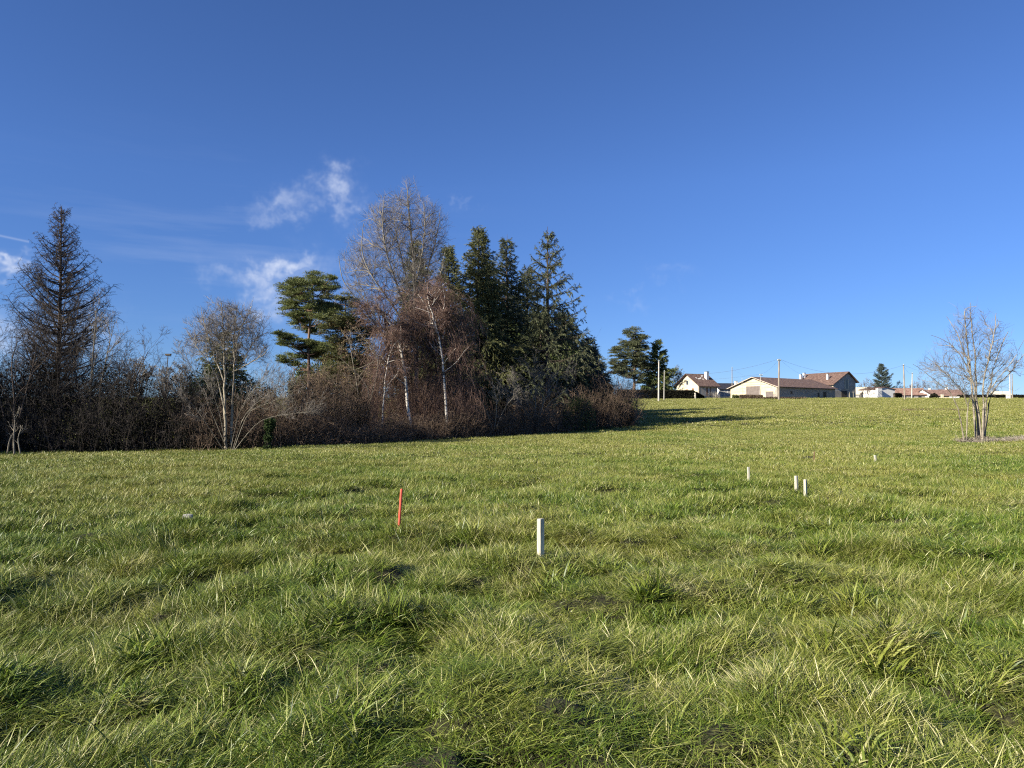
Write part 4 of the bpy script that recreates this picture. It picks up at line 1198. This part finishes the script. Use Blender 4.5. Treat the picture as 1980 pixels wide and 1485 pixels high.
M_['roof_brown'] = mat_roof('roof_brown_tiles', (.075, .042, .032), (.15, .088, .066), (.24, .16, .12))
M_['roof_orange'] = mat_roof('roof_orange_tiles', (.17, .09, .062), (.27, .155, .115), (.38, .27, .21))
M_['roof_rust'] = mat_roof('roof_rust_tiles', (.13, .075, .055), (.22, .13, .10), (.33, .22, .17))
M_['roof_cream'] = mat_roof('roof_pale_sheet', (.50, .44, .32), (.62, .56, .43), (.70, .64, .52))
M_['roof_dark'] = mat_noise('roof_slate', (.02, .02, .028), (.05, .05, .06), 3, .6, 4)
M_['wood_brown'] = mat_noise('shutter_wood', (.16, .085, .05), (.26, .15, .095), 3, .8, 4)
M_['door_grey'] = mat_noise('door_taupe', (.15, .12, .105), (.20, .165, .145), 1.5, .75, 3)
M_['timber_dark'] = mat_noise('timber_dark', (.05, .04, .032), (.10, .08, .06), 4, .85, 3)
M_['window_glass'] = mat_noise('window_glass', (.018, .022, .028), (.035, .04, .05), 2, .15, 2, spec=.6)
M_['zinc'] = mat_noise('zinc_cap', (.20, .26, .28), (.30, .36, .38), 3, .5, 3)


def rot2(rz, x, y):
    return x * math.cos(rz) - y * math.sin(rz), x * math.sin(rz) + y * math.cos(rz)


def prism(mb, poly, y0, y1, mat=0):
    """polygon in the xz plane extruded along y"""
    n = len(poly)
    v = [(p[0], y0, p[1]) for p in poly] + [(p[0], y1, p[1]) for p in poly]
    mb.add(v, [list(range(n))], mat); mb.add(v, [list(range(n, 2 * n))[::-1]], mat)
    mb.add(v, [(i, n + i, n + (i + 1) % n, (i + 1) % n) for i in range(n)], mat)


def gable_house(name, label, corner, w, l, eave, ridge, deg, walls=('wall_cream', None), roof='roof_brown', over=.5, cat='house', group='village buildings', th=.16, ridge_x=0.0, eaver=None, base=None, cside=1, sidewall=None):
    """corner: world xy of the front gable corner at local (+w/2, 0) (cside=1) or (-w/2, 0) (cside=-1). local -y is the gable's outward side."""
    rz = R(deg)
    ox, oy = rot2(rz, cside * w / 2, 0)
    X, Y = corner[0] - ox, corner[1] - oy
    bz = float(gz0(np.array(corner[0]), np.array(corner[1]))) if base is None else base
    root = empty(name, (X, Y, bz), label, cat, group, rz)
    er = eave if eaver is None else eaver
    rx = ridge_x
    mb = MB()
    h = w / 2
    prism(mb, [(-h, -1.2), (h, -1.2), (h, er), (rx, ridge), (-h, eave)], 0, l)
    mb.build('wall', M_[walls[0]], root)
    if walls[1]:   # second material on the long right side, 3 cm skin
        m2 = MB(); m2.box(h + .002, h + .035, .05, l - .05, -1.1, er - .02)
        m2.build('side_wall', M_[walls[1]], root)
    rb = MB()
    sl = (ridge - eave) / (h + rx); sr = (ridge - er) / (h - rx)
    prism(rb, [(-h - over, eave - over * sl + .02), (rx, ridge + .02), (rx, ridge + .02 + th), (-h - over, eave - over * sl + .02 + th)], -over, l + over)
    prism(rb, [(rx, ridge + .02), (h + over, er - over * sr + .02), (h + over, er - over * sr + .02 + th), (rx, ridge + .02 + th)], -over, l + over)
    rf = rb.build('roof', M_[roof], root)
    return root, rf


def opening(root, x0, x1, z0, z1, face, w, l, mats=('wood_brown',), name='shutter', proud=.05, at_y=None):
    """face 'front' (local y=0) or 'right' (x=w/2) or 'left'"""
    mb = MB()
    if face == 'front':
        mb.box(x0, x1, -proud, .05, z0, z1)
    elif face == 'right':
        mb.box(w / 2 - .04, w / 2 + proud, x0, x1, z0, z1)
    else:
        mb.box(-w / 2 - proud, -w / 2 + .04, x0, x1, z0, z1)
    return mb.build(name, M_[mats[0]], root)


def window(root, x0, x1, z0, z1, face, w, surround='wall_white'):
    o = opening(root, x0, x1, z0, z1, face, w, 0, ('window_glass',), 'window', .03)
    fb = MB(); t = .09
    def bx(a0, a1, b0, b1):
        if face == 'front': fb.box(a0, a1, -.07, .04, b0, b1)
        elif face == 'right': fb.box(w / 2 - .03, w / 2 + .07, a0, a1, b0, b1)
        else: fb.box(-w / 2 - .07, -w / 2 + .03, a0, a1, b0, b1)
    bx(x0 - t, x0, z0, z1); bx(x1, x1 + t, z0, z1); bx(x0 - t, x1 + t, z1, z1 + t); bx(x0 - t, x1 + t, z0 - t, z0)
    fb.build('frame', M_[surround], o)
    return o


def chimney(parent, x, y, z0, z1, s=.28, mat='wall_white', cap='zinc'):
    mb = MB(); mb.box(x - s, x + s, y - s * .9, y + s * .9, z0, z1)
    o = mb.build('chimney', M_[mat], parent)
    c = MB(); c.box(x - s - .08, x + s + .08, y - s * .9 - .08, y + s * .9 + .08, z1 + .12, z1 + .2)
    for a in (-1, 1):
        for b in (-1, 1):
            c.box(x + a * s * .7 - .04, x + a * s * .7 + .04, y + b * s * .6 - .04, y + b * s * .6 + .04, z1, z1 + .12)
    c.build('cap', M_[cap], o)


def xy(px, Y):
    return (float(at(px, 800, Y)[0]), Y)


def rail(mb, x0, z0, x1, z1, y0, y1, t):
    prism(mb, [(x0, z0 - t), (x1, z1 - t), (x1, z1), (x0, z0)], y0, y1)


def buildings():
    # house beside the dark hedge
    w, l = 8.2, 6.3
    r, rf = gable_house('house', 'small cream house with brown hipless tiled roof and brown shutters beside the clipped hedge', xy(1352, 188), w, l, 3.45, 6.3, -60, ('wall_cream', 'wall_cream_dim'), over=.75)
    for x0, x1, z0, z1 in ((-2.9, -2.2, .3, 2.1), (-.75, .1, .1, 2.4), (1.6, 2.3, .1, 2.6)):
        opening(r, x0, x1, z0, z1, 'front', w, l)
    window(r, -.35, .25, 3.6, 4.6, 'front', w, 'wall_grey')
    opening(r, 2.5, 3.1, .2, 2.75, 'right', w, l); opening(r, 3.75, 4.2, -.6, 2.75, 'right', w, l)
    window(r, 3.15, 3.7, .2, 2.7, 'right', w)
    for y0, y1 in ((-.03, .42), (l - .42, l + .02)):   # stone quoin strips on the corners
        q = MB()
        q.box(w / 2 - .3 if y0 < 0 else w / 2 - .1, w / 2 + .045, y0, y1, 0, 3.2)
        q.build('quoin', M_['stone'], r)
    rng = np.random.default_rng(3)
    for k, (y, t) in enumerate(((1.2, .42), (1.7, .50), (2.3, .47), (2.8, .40), (3.2, .52), (3.9, .22), (4.3, .18))):
        x = t * (w / 2); z = 6.3 - (6.3 - 3.45) * t + .19
        m = MB(); v = [(x - .09, y, z + .07), (x + .2, y + .04, z - .12), (x + .2, y + .42, z - .12), (x - .09, y + .34, z + .07)]
        v2 = [(a, b, c + .05) for a, b, c in v]
        m.add(v + v2, [(0, 1, 2, 3), (7, 6, 5, 4), (0, 4, 5, 1), (1, 5, 6, 2), (2, 6, 7, 3), (3, 7, 4, 0)])
        m.build('glass_tile', M_['wall_white'], rf)
    chimney(rf, 1.9, 4.9, 4.6, 6.9, .42)
    # annex
    r, rf = gable_house('cottage', 'low cottage with dark slate roof and white chimney between house and barn', xy(1391, 200), 4.6, 7, 2.7, 4.1, -80, ('wall_white', 'wall_grey'), roof='roof_dark', over=.4)
    window(r, 1.5, 2.4, .6, 2.2, 'right', 4.6); opening(r, 4.0, 4.9, 0, 2.2, 'right', 4.6, 7, ('timber_dark',), 'door')
    chimney(rf, 1.2, 5.5, 2.8, 4.7, .4)
    # barn
    w, l = 12.5, 24
    r, rf = gable_house('barn', 'long low barn with pale yellow gable, big taupe door and brown tiled roof', xy(1504, 165), w, l, 2.75, 5.0, -53, ('wall_yellow', 'stone'), over=.55, cat='barn')
    d = opening(r, -1.9, 1.9, -.3, 3.0, 'front', w, l, ('door_grey',), 'door', .06)
    opening(r, 3.3, 5.2, -.3, 1.7, 'front', w, l, ('door_grey',), 'side_door', .06)
    m = MB(); prism(m, [(4.4, -.3), (6.24, -.3), (6.24, 2.6)], -.05, .04); m.build('stone_buttress', M_['stone'], r)
    m = MB()
    for zz, x0, x1 in ((1.05, -6.1, -2.1), (1.75, -5.6, -2.1), (2.45, -4.6, -2.1), (3.3, -3.2, 3.3), (3.9, -2.2, 2.4), (2.5, 2.1, 4.9)):
        m.box(x0, x1, -.03, .03, zz, zz + .05)
    m.build('cladding_joint', M_['wood_brown'], r)
    for x0, x1, z0, z1 in ((5, 5.8, 1.2, 1.8), (16.2, 17, .4, 1.6), (18.6, 20, -.3, 1.9)):
        opening(r, x0, x1, z0, z1, 'right', w, l, ('timber_dark',), 'hatch', .06)
    m = MB(); prism(m, [(-6.9, 2.50), (0, 5.00), (0, 5.12), (-6.9, 2.62)], -.62, -.55); prism(m, [(0, 5.00), (6.9, 2.50), (6.9, 2.62), (0, 5.12)], -.62, -.55); m.build('barge_board', M_['wall_cream_dim'], r)
    # farmhouse
    w, l = 8.8, 13
    r, rf = gable_house('farmhouse', 'tall grey stone farmhouse with brown roof behind the right end of the barn', xy(1612, 198), w, l, 4.0, 7.2, 27, ('wall_cream', None), over=.7, cside=-1, ridge_x=1.1, eaver=4.8)
    m = MB(); prism(m, [(-4.36, -1.1), (4.36, -1.1), (4.36, 4.78), (1.1, 7.12), (-4.36, 4.0)], -.05, -.004); m.build('gable_wall', M_['wall_grey'], r)
    m = MB(); prism(m, [(-4.3, -1.0), (4.3, -1.0), (4.3, 3.6), (.6, 3.2), (-1.4, 2.2), (-4.3, 2.0)], -.09, -.052); m.build('stone_facing', M_['stone'], r)
    for x0, x1, z0, z1, nm in ((.2, 1.3, 2.6, 5.2, 'window'), (1.9, 3.2, -.2, 1.7, 'window')):
        m = MB(); m.box(x0, x1, -.13, -.095, z0, z1); o = m.build(nm, M_['window_glass'], r)
        m = MB(); m.box(x0 - .22, x0, -.16, -.095, z0 - .1, z1 + .15); m.box(x1, x1 + .22, -.16, -.095, z0 - .1, z1 + .15); m.box(x0, x1, -.16, -.095, z0 - .1, z0); m.build('frame', M_['wall_cream'], o)
    m = MB(); m.box(-1.4, .9, -.13, -.095, -.4, 2.1); m.build('door', M_['timber_dark'], r)
    chimney(rf, -2.6, 3.2, 5.2, 6.6, .27); chimney(rf, -1.2, 12.4, 6.0, 7.4, .3); chimney(rf, -2.6, 12.4, 5.0, 7.0, .3)
    # right hand group, beyond the brow
    Yb = 228
    r, _ = gable_house('house', 'low building with pale cream roof just right of the stone farmhouse', xy(1690, Yb), 8, 7, 2.6, 4.6, 34, ('wall_grey', None), roof='roof_cream', over=.5)
    r, _ = gable_house('house', 'white walled house with flat brown roof beside the pointed conifer', xy(1731, 222), 7.5, 6, 3.6, 4.3, 18, ('wall_white', None), over=.3)
    window(r, -2, -1.2, 1.9, 2.8, 'front', 7.5); 
    m = MB(); m.box(-3.7, -2.2, -1.2, -.1, -.5, 3.9); m.build('porch_wall', M_['wall_white'], r)
    r, _ = gable_house('bungalow', 'long bungalow with bright orange roof behind the two poles', xy(1776, 232), 5.2, 15, 2.7, 4.5, 82, ('wall_grey', None), roof='roof_orange', over=.5, cside=1)
    for k in range(6):
        opening(r, 1 + 2.2 * k, 1.9 + 2.2 * k, 1.2, 2.3, 'left', 5.2, 15, ('window_glass',), 'window', .03)
    r, _ = gable_house('house', 'small white gabled house right of the orange roof', xy(1800, 226), 4.6, 6, 2.3, 3.9, -35, ('wall_white', 'wall_cream'), roof='roof_brown', over=.4)
    window(r, -.5, .5, .6, 1.9, 'front', 4.6)
    r, _ = gable_house('bungalow', 'long low house with dull orange roof and short chimneys, right of the small gable', xy(1845, 236), 6.5, 11, 2.6, 4.3, 80, ('wall_cream', None), roof='roof_rust', over=.5, cside=1)
    chimney(r, .8, 3, 3.6, 5.2, .35); chimney(r, .8, 8, 3.6, 4.9, .3)
    r, _ = gable_house('house', 'tiny cream roofed house far behind the lone tree', xy(1948, 240), 4, 4.5, 2.7, 4.0, 70, ('wall_cream', None), roof='roof_cream', over=.4, cside=1)
    # low walls
    def wall(name, p0, p1, Y0, Y1, h, mat, label, cat='wall', t=.25):
        a = np.array(xy(p0, Y0)); b = np.array(xy(p1, Y1)); L_ = np.linalg.norm(b - a)
        z = float(gz0(*((a + b) / 2))) ; root_rz = math.atan2(b[1] - a[1], b[0] - a[0])
        m = MB(); m.box(0, L_, 0, t, -.6, h - .08); m.box(-.03, L_ + .03, -.03, t + .03, h - .078, h, 1)
        o = m.build(name, [M_[mat], M_['concrete']]); o.location = (a[0], a[1], z); o.rotation_euler = (0, 0, root_rz)
        tag(o, label, cat)
    wall('low_wall', 1352, 1414, 176, 178, .55, 'concrete', 'low grey concrete wall in front of the small cream house')
    wall('stone_wall', 1508, 1560, 160, 168, .75, 'stone', 'low rubble stone wall along the foot of the barn')
    wall('white_wall', 1838, 1856, 172, 172, .55, 'wall_white', 'short bright white wall left of the lone tree stems')
    wall('gate_pillar', 1822, 1825.5, 172, 172, 1.0, 'wall_cream', 'cream gate pillar beside the round bush', 'pillar', .5)
    wall('meter_box', 1949, 1955, 150, 150, .85, 'wall_white', 'white utility box at the foot of the far right pole', 'utility box', .5)


buildings()


# ------------------------------------------------------------------ poles and wires
def pole(px, Y, top, label, r=.13, mat='concrete', toppx=None, square=False, arms=0, name='utility_pole', cat='pole'):
    b = on_ground(px, Y); b[2] -= .0
    t = at(toppx or px, top, Y)
    root = empty(name, b, label, cat, 'utility poles')
    v = t - b
    pts = np.array([[0, 0, -.4], v * .5, v])[None]
    m = MB(); tubes(m, pts, r, r * .68, 4 if square else 8); m.build('shaft', M_[mat], root)
    m = MB()
    if arms:
        m.box(-arms, arms, -.05, .05, v[2] - .35, v[2] - .25)
        m.box(-.05 - r, r + .05, -r - .05, r + .05, v[2] - .30, v[2] - .1)
    else:
        m.box(-r * 1.1, r * 1.1, -r * 1.1, r * 1.1, v[2] - .02, v[2] + .09)
    o = m.build('bracket', M_['zinc'], root); o.location = (v[0], 0, 0)
    for k in ((-1, 1) if arms else (0,)):
        m = MB(); tubes(m, np.array([[k * arms * .8 + v[0], 0, v[2] - .25 if arms else v[2] + .09], [k * arms * .8 + v[0], 0, v[2] - .05 if arms else v[2] + .22]])[None], .045, .035, 6)
        m.build('insulator', M_['wall_white'], root)
    return t


def wire(a, b, sag, label, r=.014):
    a = np.array(a, float); b = np.array(b, float)
    t = np.linspace(0, 1, 26)[:, None]
    P = a + (b - a) * t - UP * sag * 4 * t * (1 - t)
    m = MB(); tubes(m, (P - a)[None], r, r, 4)
    o = m.build('overhead_wire', M_['timber_dark']); o.location = a
    tag(o, label, 'wire', 'overhead wires')


def poles():
    A = pole(1273.5, 131, 698, 'pale concrete pole in front of the clipped dark hedge', .15, 'concrete', 1274)
    B = pole(1284, 138, 718, 'thin pale pole just right of the pale concrete pole', .09, 'concrete', 1284.5)
    C = pole(1506, 137, 694, 'tallest weathered wooden pole standing before the barn roof', .19, 'pole_wood', 1506.5, arms=.35)
    D = pole(1416, 200, 711, 'dark thin pole behind the low cottage', .12, 'pole_wood', 1415.5)
    E = pole(1435, 152, 733, 'thinnest short pale post before the barn gable', .055, 'concrete')
    G = pole(1469, 156, 723, 'slim pale pole before the barn door with small crossbar', .08, 'concrete', 1471.5, arms=.35)
    H = pole(1750, 140, 706, 'dark topped pole leaning slightly left of the orange roofed bungalow', .16, 'pole_wood', 1747, square=True)
    I = pole(1763.5, 160, 722, 'pale concrete pole before the orange roofed bungalow', .14, 'concrete', 1764, square=True)
    J = pole(1954, 150, 716, 'concrete pole with white box at its foot behind the lone tree', .13, 'concrete', 1952.5, arms=.3)
    K_ = pole(1958.5, 155, 724, 'dark wooden pole doubling the concrete pole behind the lone tree', .12, 'pole_wood', 1957)
    off = at(1150, 712, 140)
    wire(at(1240, 712, 165), C, 2.0, 'high sagging wire from the tallest pole towards the pines')
    wire(C, H, 2.2, 'high sagging wire between the tallest pole and dark topped pole')
    wire(C, G, .5, 'short steep wire from the tallest pole to the crossbar pole', .011)
    wire(G, at(1240, 730, 170), .9, 'lower thin wire from the crossbar pole past the small cream house', .010)
    wire(C, at(1575, 730, 200), .9, 'thin wire from the tallest pole down to the farmhouse', .009)
    wire(H, J, 2.0, 'wire from the dark topped pole to the far right pole', .010)
    wire(H, I, .6, 'short drooping wire between dark topped pole and concrete pole', .010)
    wire(J, at(2080, 735, 150), .8, 'wire leaving the far right pole out of the frame', .010)
    wire(D, G, 1.2, 'faint wire from the cottage pole to the crossbar pole', .008)
    # street lamp far behind the left thicket
    b = on_ground(316, 78); t = at(325, 687, 78)
    root = empty('street_lamp', b, 'leaning street lamp rising behind the dip in the left thicket', 'street lamp')
    v = t - b
    m = MB(); tubes(m, np.array([[0, 0, -.3], v * .5 + [-.05, 0, 0], v])[None], .07, .04, 8); m.build('pole', M_['timber_dark'], root)
    m = MB(); m.box(v[0] - .28, v[0] + .30, -.14, .14, v[2] - .02, v[2] + .16); m.box(v[0] - .2, v[0] + .22, -.1, .1, v[2] - .06, v[2] - .021); m.build('lamp_head', M_['timber_dark'], root)


poles()


# ------------------------------------------------------------------ far plants
def far_plants():
    pine('pine_tree', 1220, 165, 640, 'large rounded pine with bare trunk left of the pale poles',
         [(1228, 650, 14, .6, 0), (1216, 662, 18, .6, 0), (1236, 668, 14, .6, 1), (1204, 684, 18, .55, 0), (1228, 684, 22, .6, -1), (1244, 692, 14, .6, 1), (1198, 702, 14, .5, 0), (1216, 706, 20, .55, 1), (1238, 712, 16, .5, 0), (1208, 722, 16, .5, -1), (1232, 730, 14, .5, 0), (1195, 716, 9, .5, 0)],
         mat='needle_spruce', seed=201, trunk=[(1226, 775), (1227, 720), (1228, 655)], clump=190, needle=(.28, .5), nwid=.045, per=40, r0=.35, grow_=1.15)
    conifer('spruce_tree', 1273, 168, 657, 31, 'pointed green spruce directly behind the pale concrete pole', mat='needle_pine', seed=202, side=.08, nwh=26, per=6, prof=.72, cat='spruce', needle=(.28, .5), nw=.045, sec=10, ssp=10, low=.04, upturn=.3)
    bare_tree('bare_tree', [([(1298, 772, 175), (1300, 745, 175), (1304, 718, 175)], .12), ([(1300, 772, 175), (1308, 745, 175), (1314, 722, 175)], .10), ([(1296, 772, 175), (1312, 752, 175), (1318, 738, 175)], .08), ([(1296, 772, 175), (1290, 745, 175), (1288, 728, 175)], .08)],
              'grey brown leafless tree between the pointed spruce and the small house', seed=203, levels=((14, .5, (20, 60)), (9, .55, (25, 60)), (6, .55, (25, 60))), first_t=(.2, 1), rtwig=.018, minr=.014, twig='twig_grey')
    conifer('spruce_tree', 1706, 246, 702, 21, 'blue grey pointed conifer right of the stone farmhouse', mat='needle_blue', seed=204, nwh=20, per=8, prof=.75, cat='spruce', needle=(.25, .45), nw=.04, sec=10, ssp=9, low=.10, upturn=.5, hang=.3, group='conifers')
    def bare(px, Y, top, half, label, seed, twig='twig_grey'):
        H = [([(px, 775, Y), (px - .2 * half, (775 + top) / 2, Y), (px - .35 * half, top + 3, Y)], .09), ([(px, 775, Y), (px + .3 * half, (775 + top) / 2, Y), (px + .5 * half, top + 5, Y)], .09), ([(px, 775, Y), (px - .5 * half, (775 + top) / 2 + 3, Y), (px - .85 * half, top + 10, Y)], .07), ([(px, 775, Y), (px + .1 * half, (775 + top) / 2, Y), (px + .1 * half, top, Y)], .09), ([(px, 775, Y), (px + .6 * half, (775 + top) / 2 + 3, Y), (px + .9 * half, top + 12, Y)], .07)]
        bare_tree('bare_tree', H, label, seed=seed, levels=((9, .45, (20, 60)), (7, .5, (25, 60)), (5, .55, (25, 60))), first_t=(.25, 1), rtwig=.016, minr=.012, twig=twig, group='far bare trees')
    bare(1677, 215, 738, 16, 'rusty brown leafless tree between farmhouse and blue grey conifer', 210, 'twig_red')
    bare(1737, 250, 742, 14, 'dark bare tree just right of the blue grey conifer', 211, 'twig_dark')
    bare(1778, 262, 736, 17, 'brown bare tree rising behind the orange roof', 212, 'twig_red')
    bare(1808, 270, 738, 18, 'greyish bare tree behind the small white gable', 213)
    bare(1838, 268, 744, 18, 'spreading bare tree behind the low dull orange roof', 214, 'twig_red')
    bare(1868, 266, 752, 12, 'short bare tree immediately left of the lone tree stems', 215, 'twig_brown')
    bare(1918, 258, 748, 15, 'low rounded bare tree behind the dark hedge right of the lone tree', 216, 'twig_red')
    bare(1762, 262, 746, 9, 'small bare tree between the two poles near the orange roof', 217, 'twig_brown')
    bare(268, 72, 700, 26, 'pale bare sapling behind the right end of the left thicket', 218, 'twig_pale')
    bare(318, 76, 716, 18, 'pale bare bush below the street lamp', 219, 'twig_pale')
    bare(352, 80, 708, 14, 'faint greyish bare tree right of the street lamp', 220, 'twig_grey')
    # clipped dark hedge
    def hedge(name, pts, label, h, depth, seed, leaf='leaf_dark', n=9000, size=(.18, .32), cat='hedge'):
        rng = np.random.default_rng(seed)
        A = np.array([list(xy(p, Y)) for p, Y in pts]); hh = np.array(h, float)
        seg = np.concatenate([[0], np.cumsum(np.linalg.norm(np.diff(A, axis=0), axis=1))])
        c = A.mean(0); z = float(gz0(*c)); root = empty(name, (c[0], c[1], z), label, cat)
        # solid twiggy core
        m = MB(); ns = 40; s = np.linspace(0, seg[-1], ns)
        x = np.interp(s, seg, A[:, 0]); y = np.interp(s, seg, A[:, 1]); H = np.interp(s, seg, hh) - .15
        g = gz0(x, y) - .5
        V = np.stack([np.stack([x, y + .15, g], 1), np.stack([x, y + .15, g + H + .5], 1), np.stack([x, y + depth - .15, g + H + .5], 1), np.stack([x, y + depth - .15, g], 1)], 1) - np.array([c[0], c[1], z])
        i = np.arange(ns - 1)[:, None] * 4 + np.arange(4)[None]; j = np.arange(ns - 1)[:, None] * 4 + (np.arange(4)[None] + 1) % 4
        m.add(V.reshape(-1, 3), np.stack([i, j, j + 4, i + 4], -1).reshape(-1, 4)); m.add(V[0], [(0, 1, 2, 3)]); m.add(V[-1], [(3, 2, 1, 0)])
        m.build('branches', M_['bark_dark'], root)
        s = rng.uniform(0, seg[-1], n); x = np.interp(s, seg, A[:, 0]); y0 = np.interp(s, seg, A[:, 1]); H = np.interp(s, seg, hh)
        u = rng.uniform(0, 1, n); front = u < .62
        yy = np.where(front, y0 + rng.uniform(-.05, .2, n), y0 + rng.uniform(0, depth, n)); zz = np.where(front, rng.uniform(0, 1, n) * H, H + rng.uniform(-.15, .06, n))
        P = np.stack([x, yy, gz0(x, y0) + zz], 1) - np.array([c[0], c[1], z])
        lb = MB(); tris(lb, P, rdir(rng, n), rng.uniform(*size, n), .06, rng); lb.build('leaves', M_[leaf], root)
    hedge('clipped_hedge', [(1195, 150), (1343, 152)], 'long flat topped dark clipped hedge left of the small cream house', [1.85, 1.7], 1.5, 301, n=16000)
    hedge('clipped_hedge', [(1346, 158), (1362, 164)], 'short sloping dark hedge running down to the low concrete wall', [1.5, .5], 1.0, 302, n=2500)
    m = MB(); b = on_ground(1344.5, 151); m.box(-.1, .1, -.1, .1, -.3, 1.35); o = m.build('fence_post', M_['concrete']); o.location = b; tag(o, 'pale fence post at the right end of the clipped hedge', 'post')
    hedge('low_hedge', [(1432, 152), (1476, 148)], 'low dark brown hedge before the big barn door', [.85, .75], .8, 303, 'leaf_brown', 5000, (.12, .25))
    hedge('low_hedge', [(1478, 146), (1560, 150)], 'weedy brown strip along the foot of the barn wall', [.4, .3], .8, 304, 'leaf_brown', 3500, (.12, .25))
    hedge('clipped_hedge', [(1856, 180), (1947, 182)], 'dark green hedge behind the lone tree', [.75, .8], 1.2, 305, n=6000)
    hedge('clipped_hedge', [(1960, 178), (2060, 178)], 'dark flat hedge at the right edge of the brow', [.75, .8], 1.2, 306, n=6000)
    hedge('clipped_hedge', [(1732, 190), (1745, 192)], 'dark short hedge left of the dark topped pole', [1.2, 1.2], 1.2, 307, n=1500)
    thicket('round_bush', [(1800, 766, 172, 2), (1804, 761, 172, 2), (1809, 760, 172, 2), (1815, 766, 172, 2)], 'small dark round bush before the small white gable', seed=308, twig='twig_dark', leaf='leaf_dark', stems=40, leaves=2600, leafsize=(.2, .35), wild=.1)
    thicket('bare_bush', [(1366, 762, 172, 2), (1378, 755, 172, 2), (1392, 758, 172, 2)], 'pale leafless bush against the shutters of the small house', seed=309, twig='twig_pale', leaf='leaf_brown', stems=60, leaves=0, stemr=.02, group='far bushes')
    thicket('garden_bush', [(1417, 764, 158, 1.5), (1424, 762, 158, 1.5), (1430, 766, 158, 1.5)], 'small olive bush at the left foot of the barn gable', seed=310, twig='twig_dark', leaf='leaf_green', stems=30, leaves=900, leafsize=(.15, .28), group='far bushes')
    thicket('garden_bush', [(1255, 752, 160, 3), (1242, 745, 160, 3), (1262, 750, 160, 3)][::-1], 'olive green bush under the large rounded pine', seed=311, twig='twig_dark', leaf='leaf_green', stems=50, leaves=4000, leafsize=(.2, .4), group='far bushes')


far_plants()


# ------------------------------------------------------------------ stakes in the field
M_['stake_wood'] = mat_noise('stake_wood', (.26, .23, .17), (.60, .56, .43), 22, .85, 7, stretch=(1, 1, .10), bump=.5, lo=.25, hi=.55)
M_['rod_red'] = mat_noise('rod_red', (.62, .085, .05), (.74, .13, .08), 9, .5, 4)


def stake(px, row, top, wpx, deg, label, lean=0.0, name='wooden_stake'):
    Y = ground_hit(px, row)
    b = on_ground(px, Y)
    h = zrow(top, Y) - b[2]
    s = wpx * Y / F
    s = s / (abs(math.cos(R(deg))) + abs(math.sin(R(deg)))) / 2
    m = MB()
    zs = [-.12, h * .97 - .004, h]; sc_ = [1, 1, .93]
    V = [(a * s * k + lean * z, c * s * k, z) for z, k in zip(zs, sc_) for a, c in ((-1, -1), (1, -1), (1, 1), (-1, 1))]
    m.add(V, [(0, 1, 5, 4), (1, 2, 6, 5), (2, 3, 7, 6), (3, 0, 4, 7), (4, 5, 9, 8), (5, 6, 10, 9), (6, 7, 11, 10), (7, 4, 8, 11), (8, 9, 10, 11)])
    o = m.build(name, M_['stake_wood']); o.location = b; o.rotation_euler = (0, 0, R(deg))
    tag(o, label, 'stake', 'wooden survey stakes')


def field_objects():
    stake(1045, 1078, 1003, 14, 40, 'nearest pale square wooden stake right of the red rod')
    stake(1446, 938, 903, 4.5, 20, 'narrow pale stake left of the close pair')
    stake(1538, 955, 920, 7, 30, 'wider left stake of the close pair', -.02)
    stake(1555, 967, 927, 6.5, 35, 'lower right stake of the close pair, nearest of the two')
    stake(1692, 900, 880, 4.5, 25, 'farthest small tilted stake in front of the lone tree', -.12)
    for (p0, p1, row, top, r, mat, label, nm) in ((772.5, 776.5, 1024, 946, .017, 'rod_red', 'thin red marker rod leaning slightly right in the grass', 'marker_rod'), (1572.5, 1574.5, 893, 873, .016, 'wood_brown', 'faint thin rusty rod beyond the close pair of stakes', 'marker_rod')):
        Y = ground_hit(p0, row); b = on_ground(p0, Y); t = at(p1, top, Y) - b
        root = empty(nm, b, label, 'rod')
        m = MB(); tubes(m, np.array([-t * .2, t * .5, t])[None], r, r, 10); m.add([(0, 0, 0)], np.zeros((0, 3), int))
        m.build('shaft', M_[mat], root, smooth=True)
        c = MB(); tubes(c, np.array([t, t * 1.006, t * 1.012])[None], r, r * .5, 10); tubes(c, np.array([t * 1.012, t * 1.0125])[None], r * .5, .0005, 10); c.build('tip', M_[mat], root)
    # pale flat stone in the grass, left
    Y = ground_hit(366, 1010); b = on_ground(366, Y); b[2] += .05
    rng = np.random.default_rng(5); th = np.linspace(0, 2 * math.pi, 11)[:-1]; rr = rng.uniform(.8, 1.15, 10)
    V = [(.09 * math.cos(a) * q, .05 * math.sin(a) * q, -.03) for a, q in zip(th, rr)] + [(.07 * math.cos(a) * q, .04 * math.sin(a) * q, .06) for a, q in zip(th, rr)] + [(0, 0, .07)]
    m = MB(); m.add(V, [(i, (i + 1) % 10, 10 + (i + 1) % 10, 10 + i) for i in range(10)]); m.add(V, [(10 + i, 10 + (i + 1) % 10, 20) for i in range(10)])
    o = m.build('pale_stone', M_['wall_grey'], smooth=True); o.location = b; tag(o, 'small pale stone half sunk in the grass left of the red rod', 'stone')


field_objects()
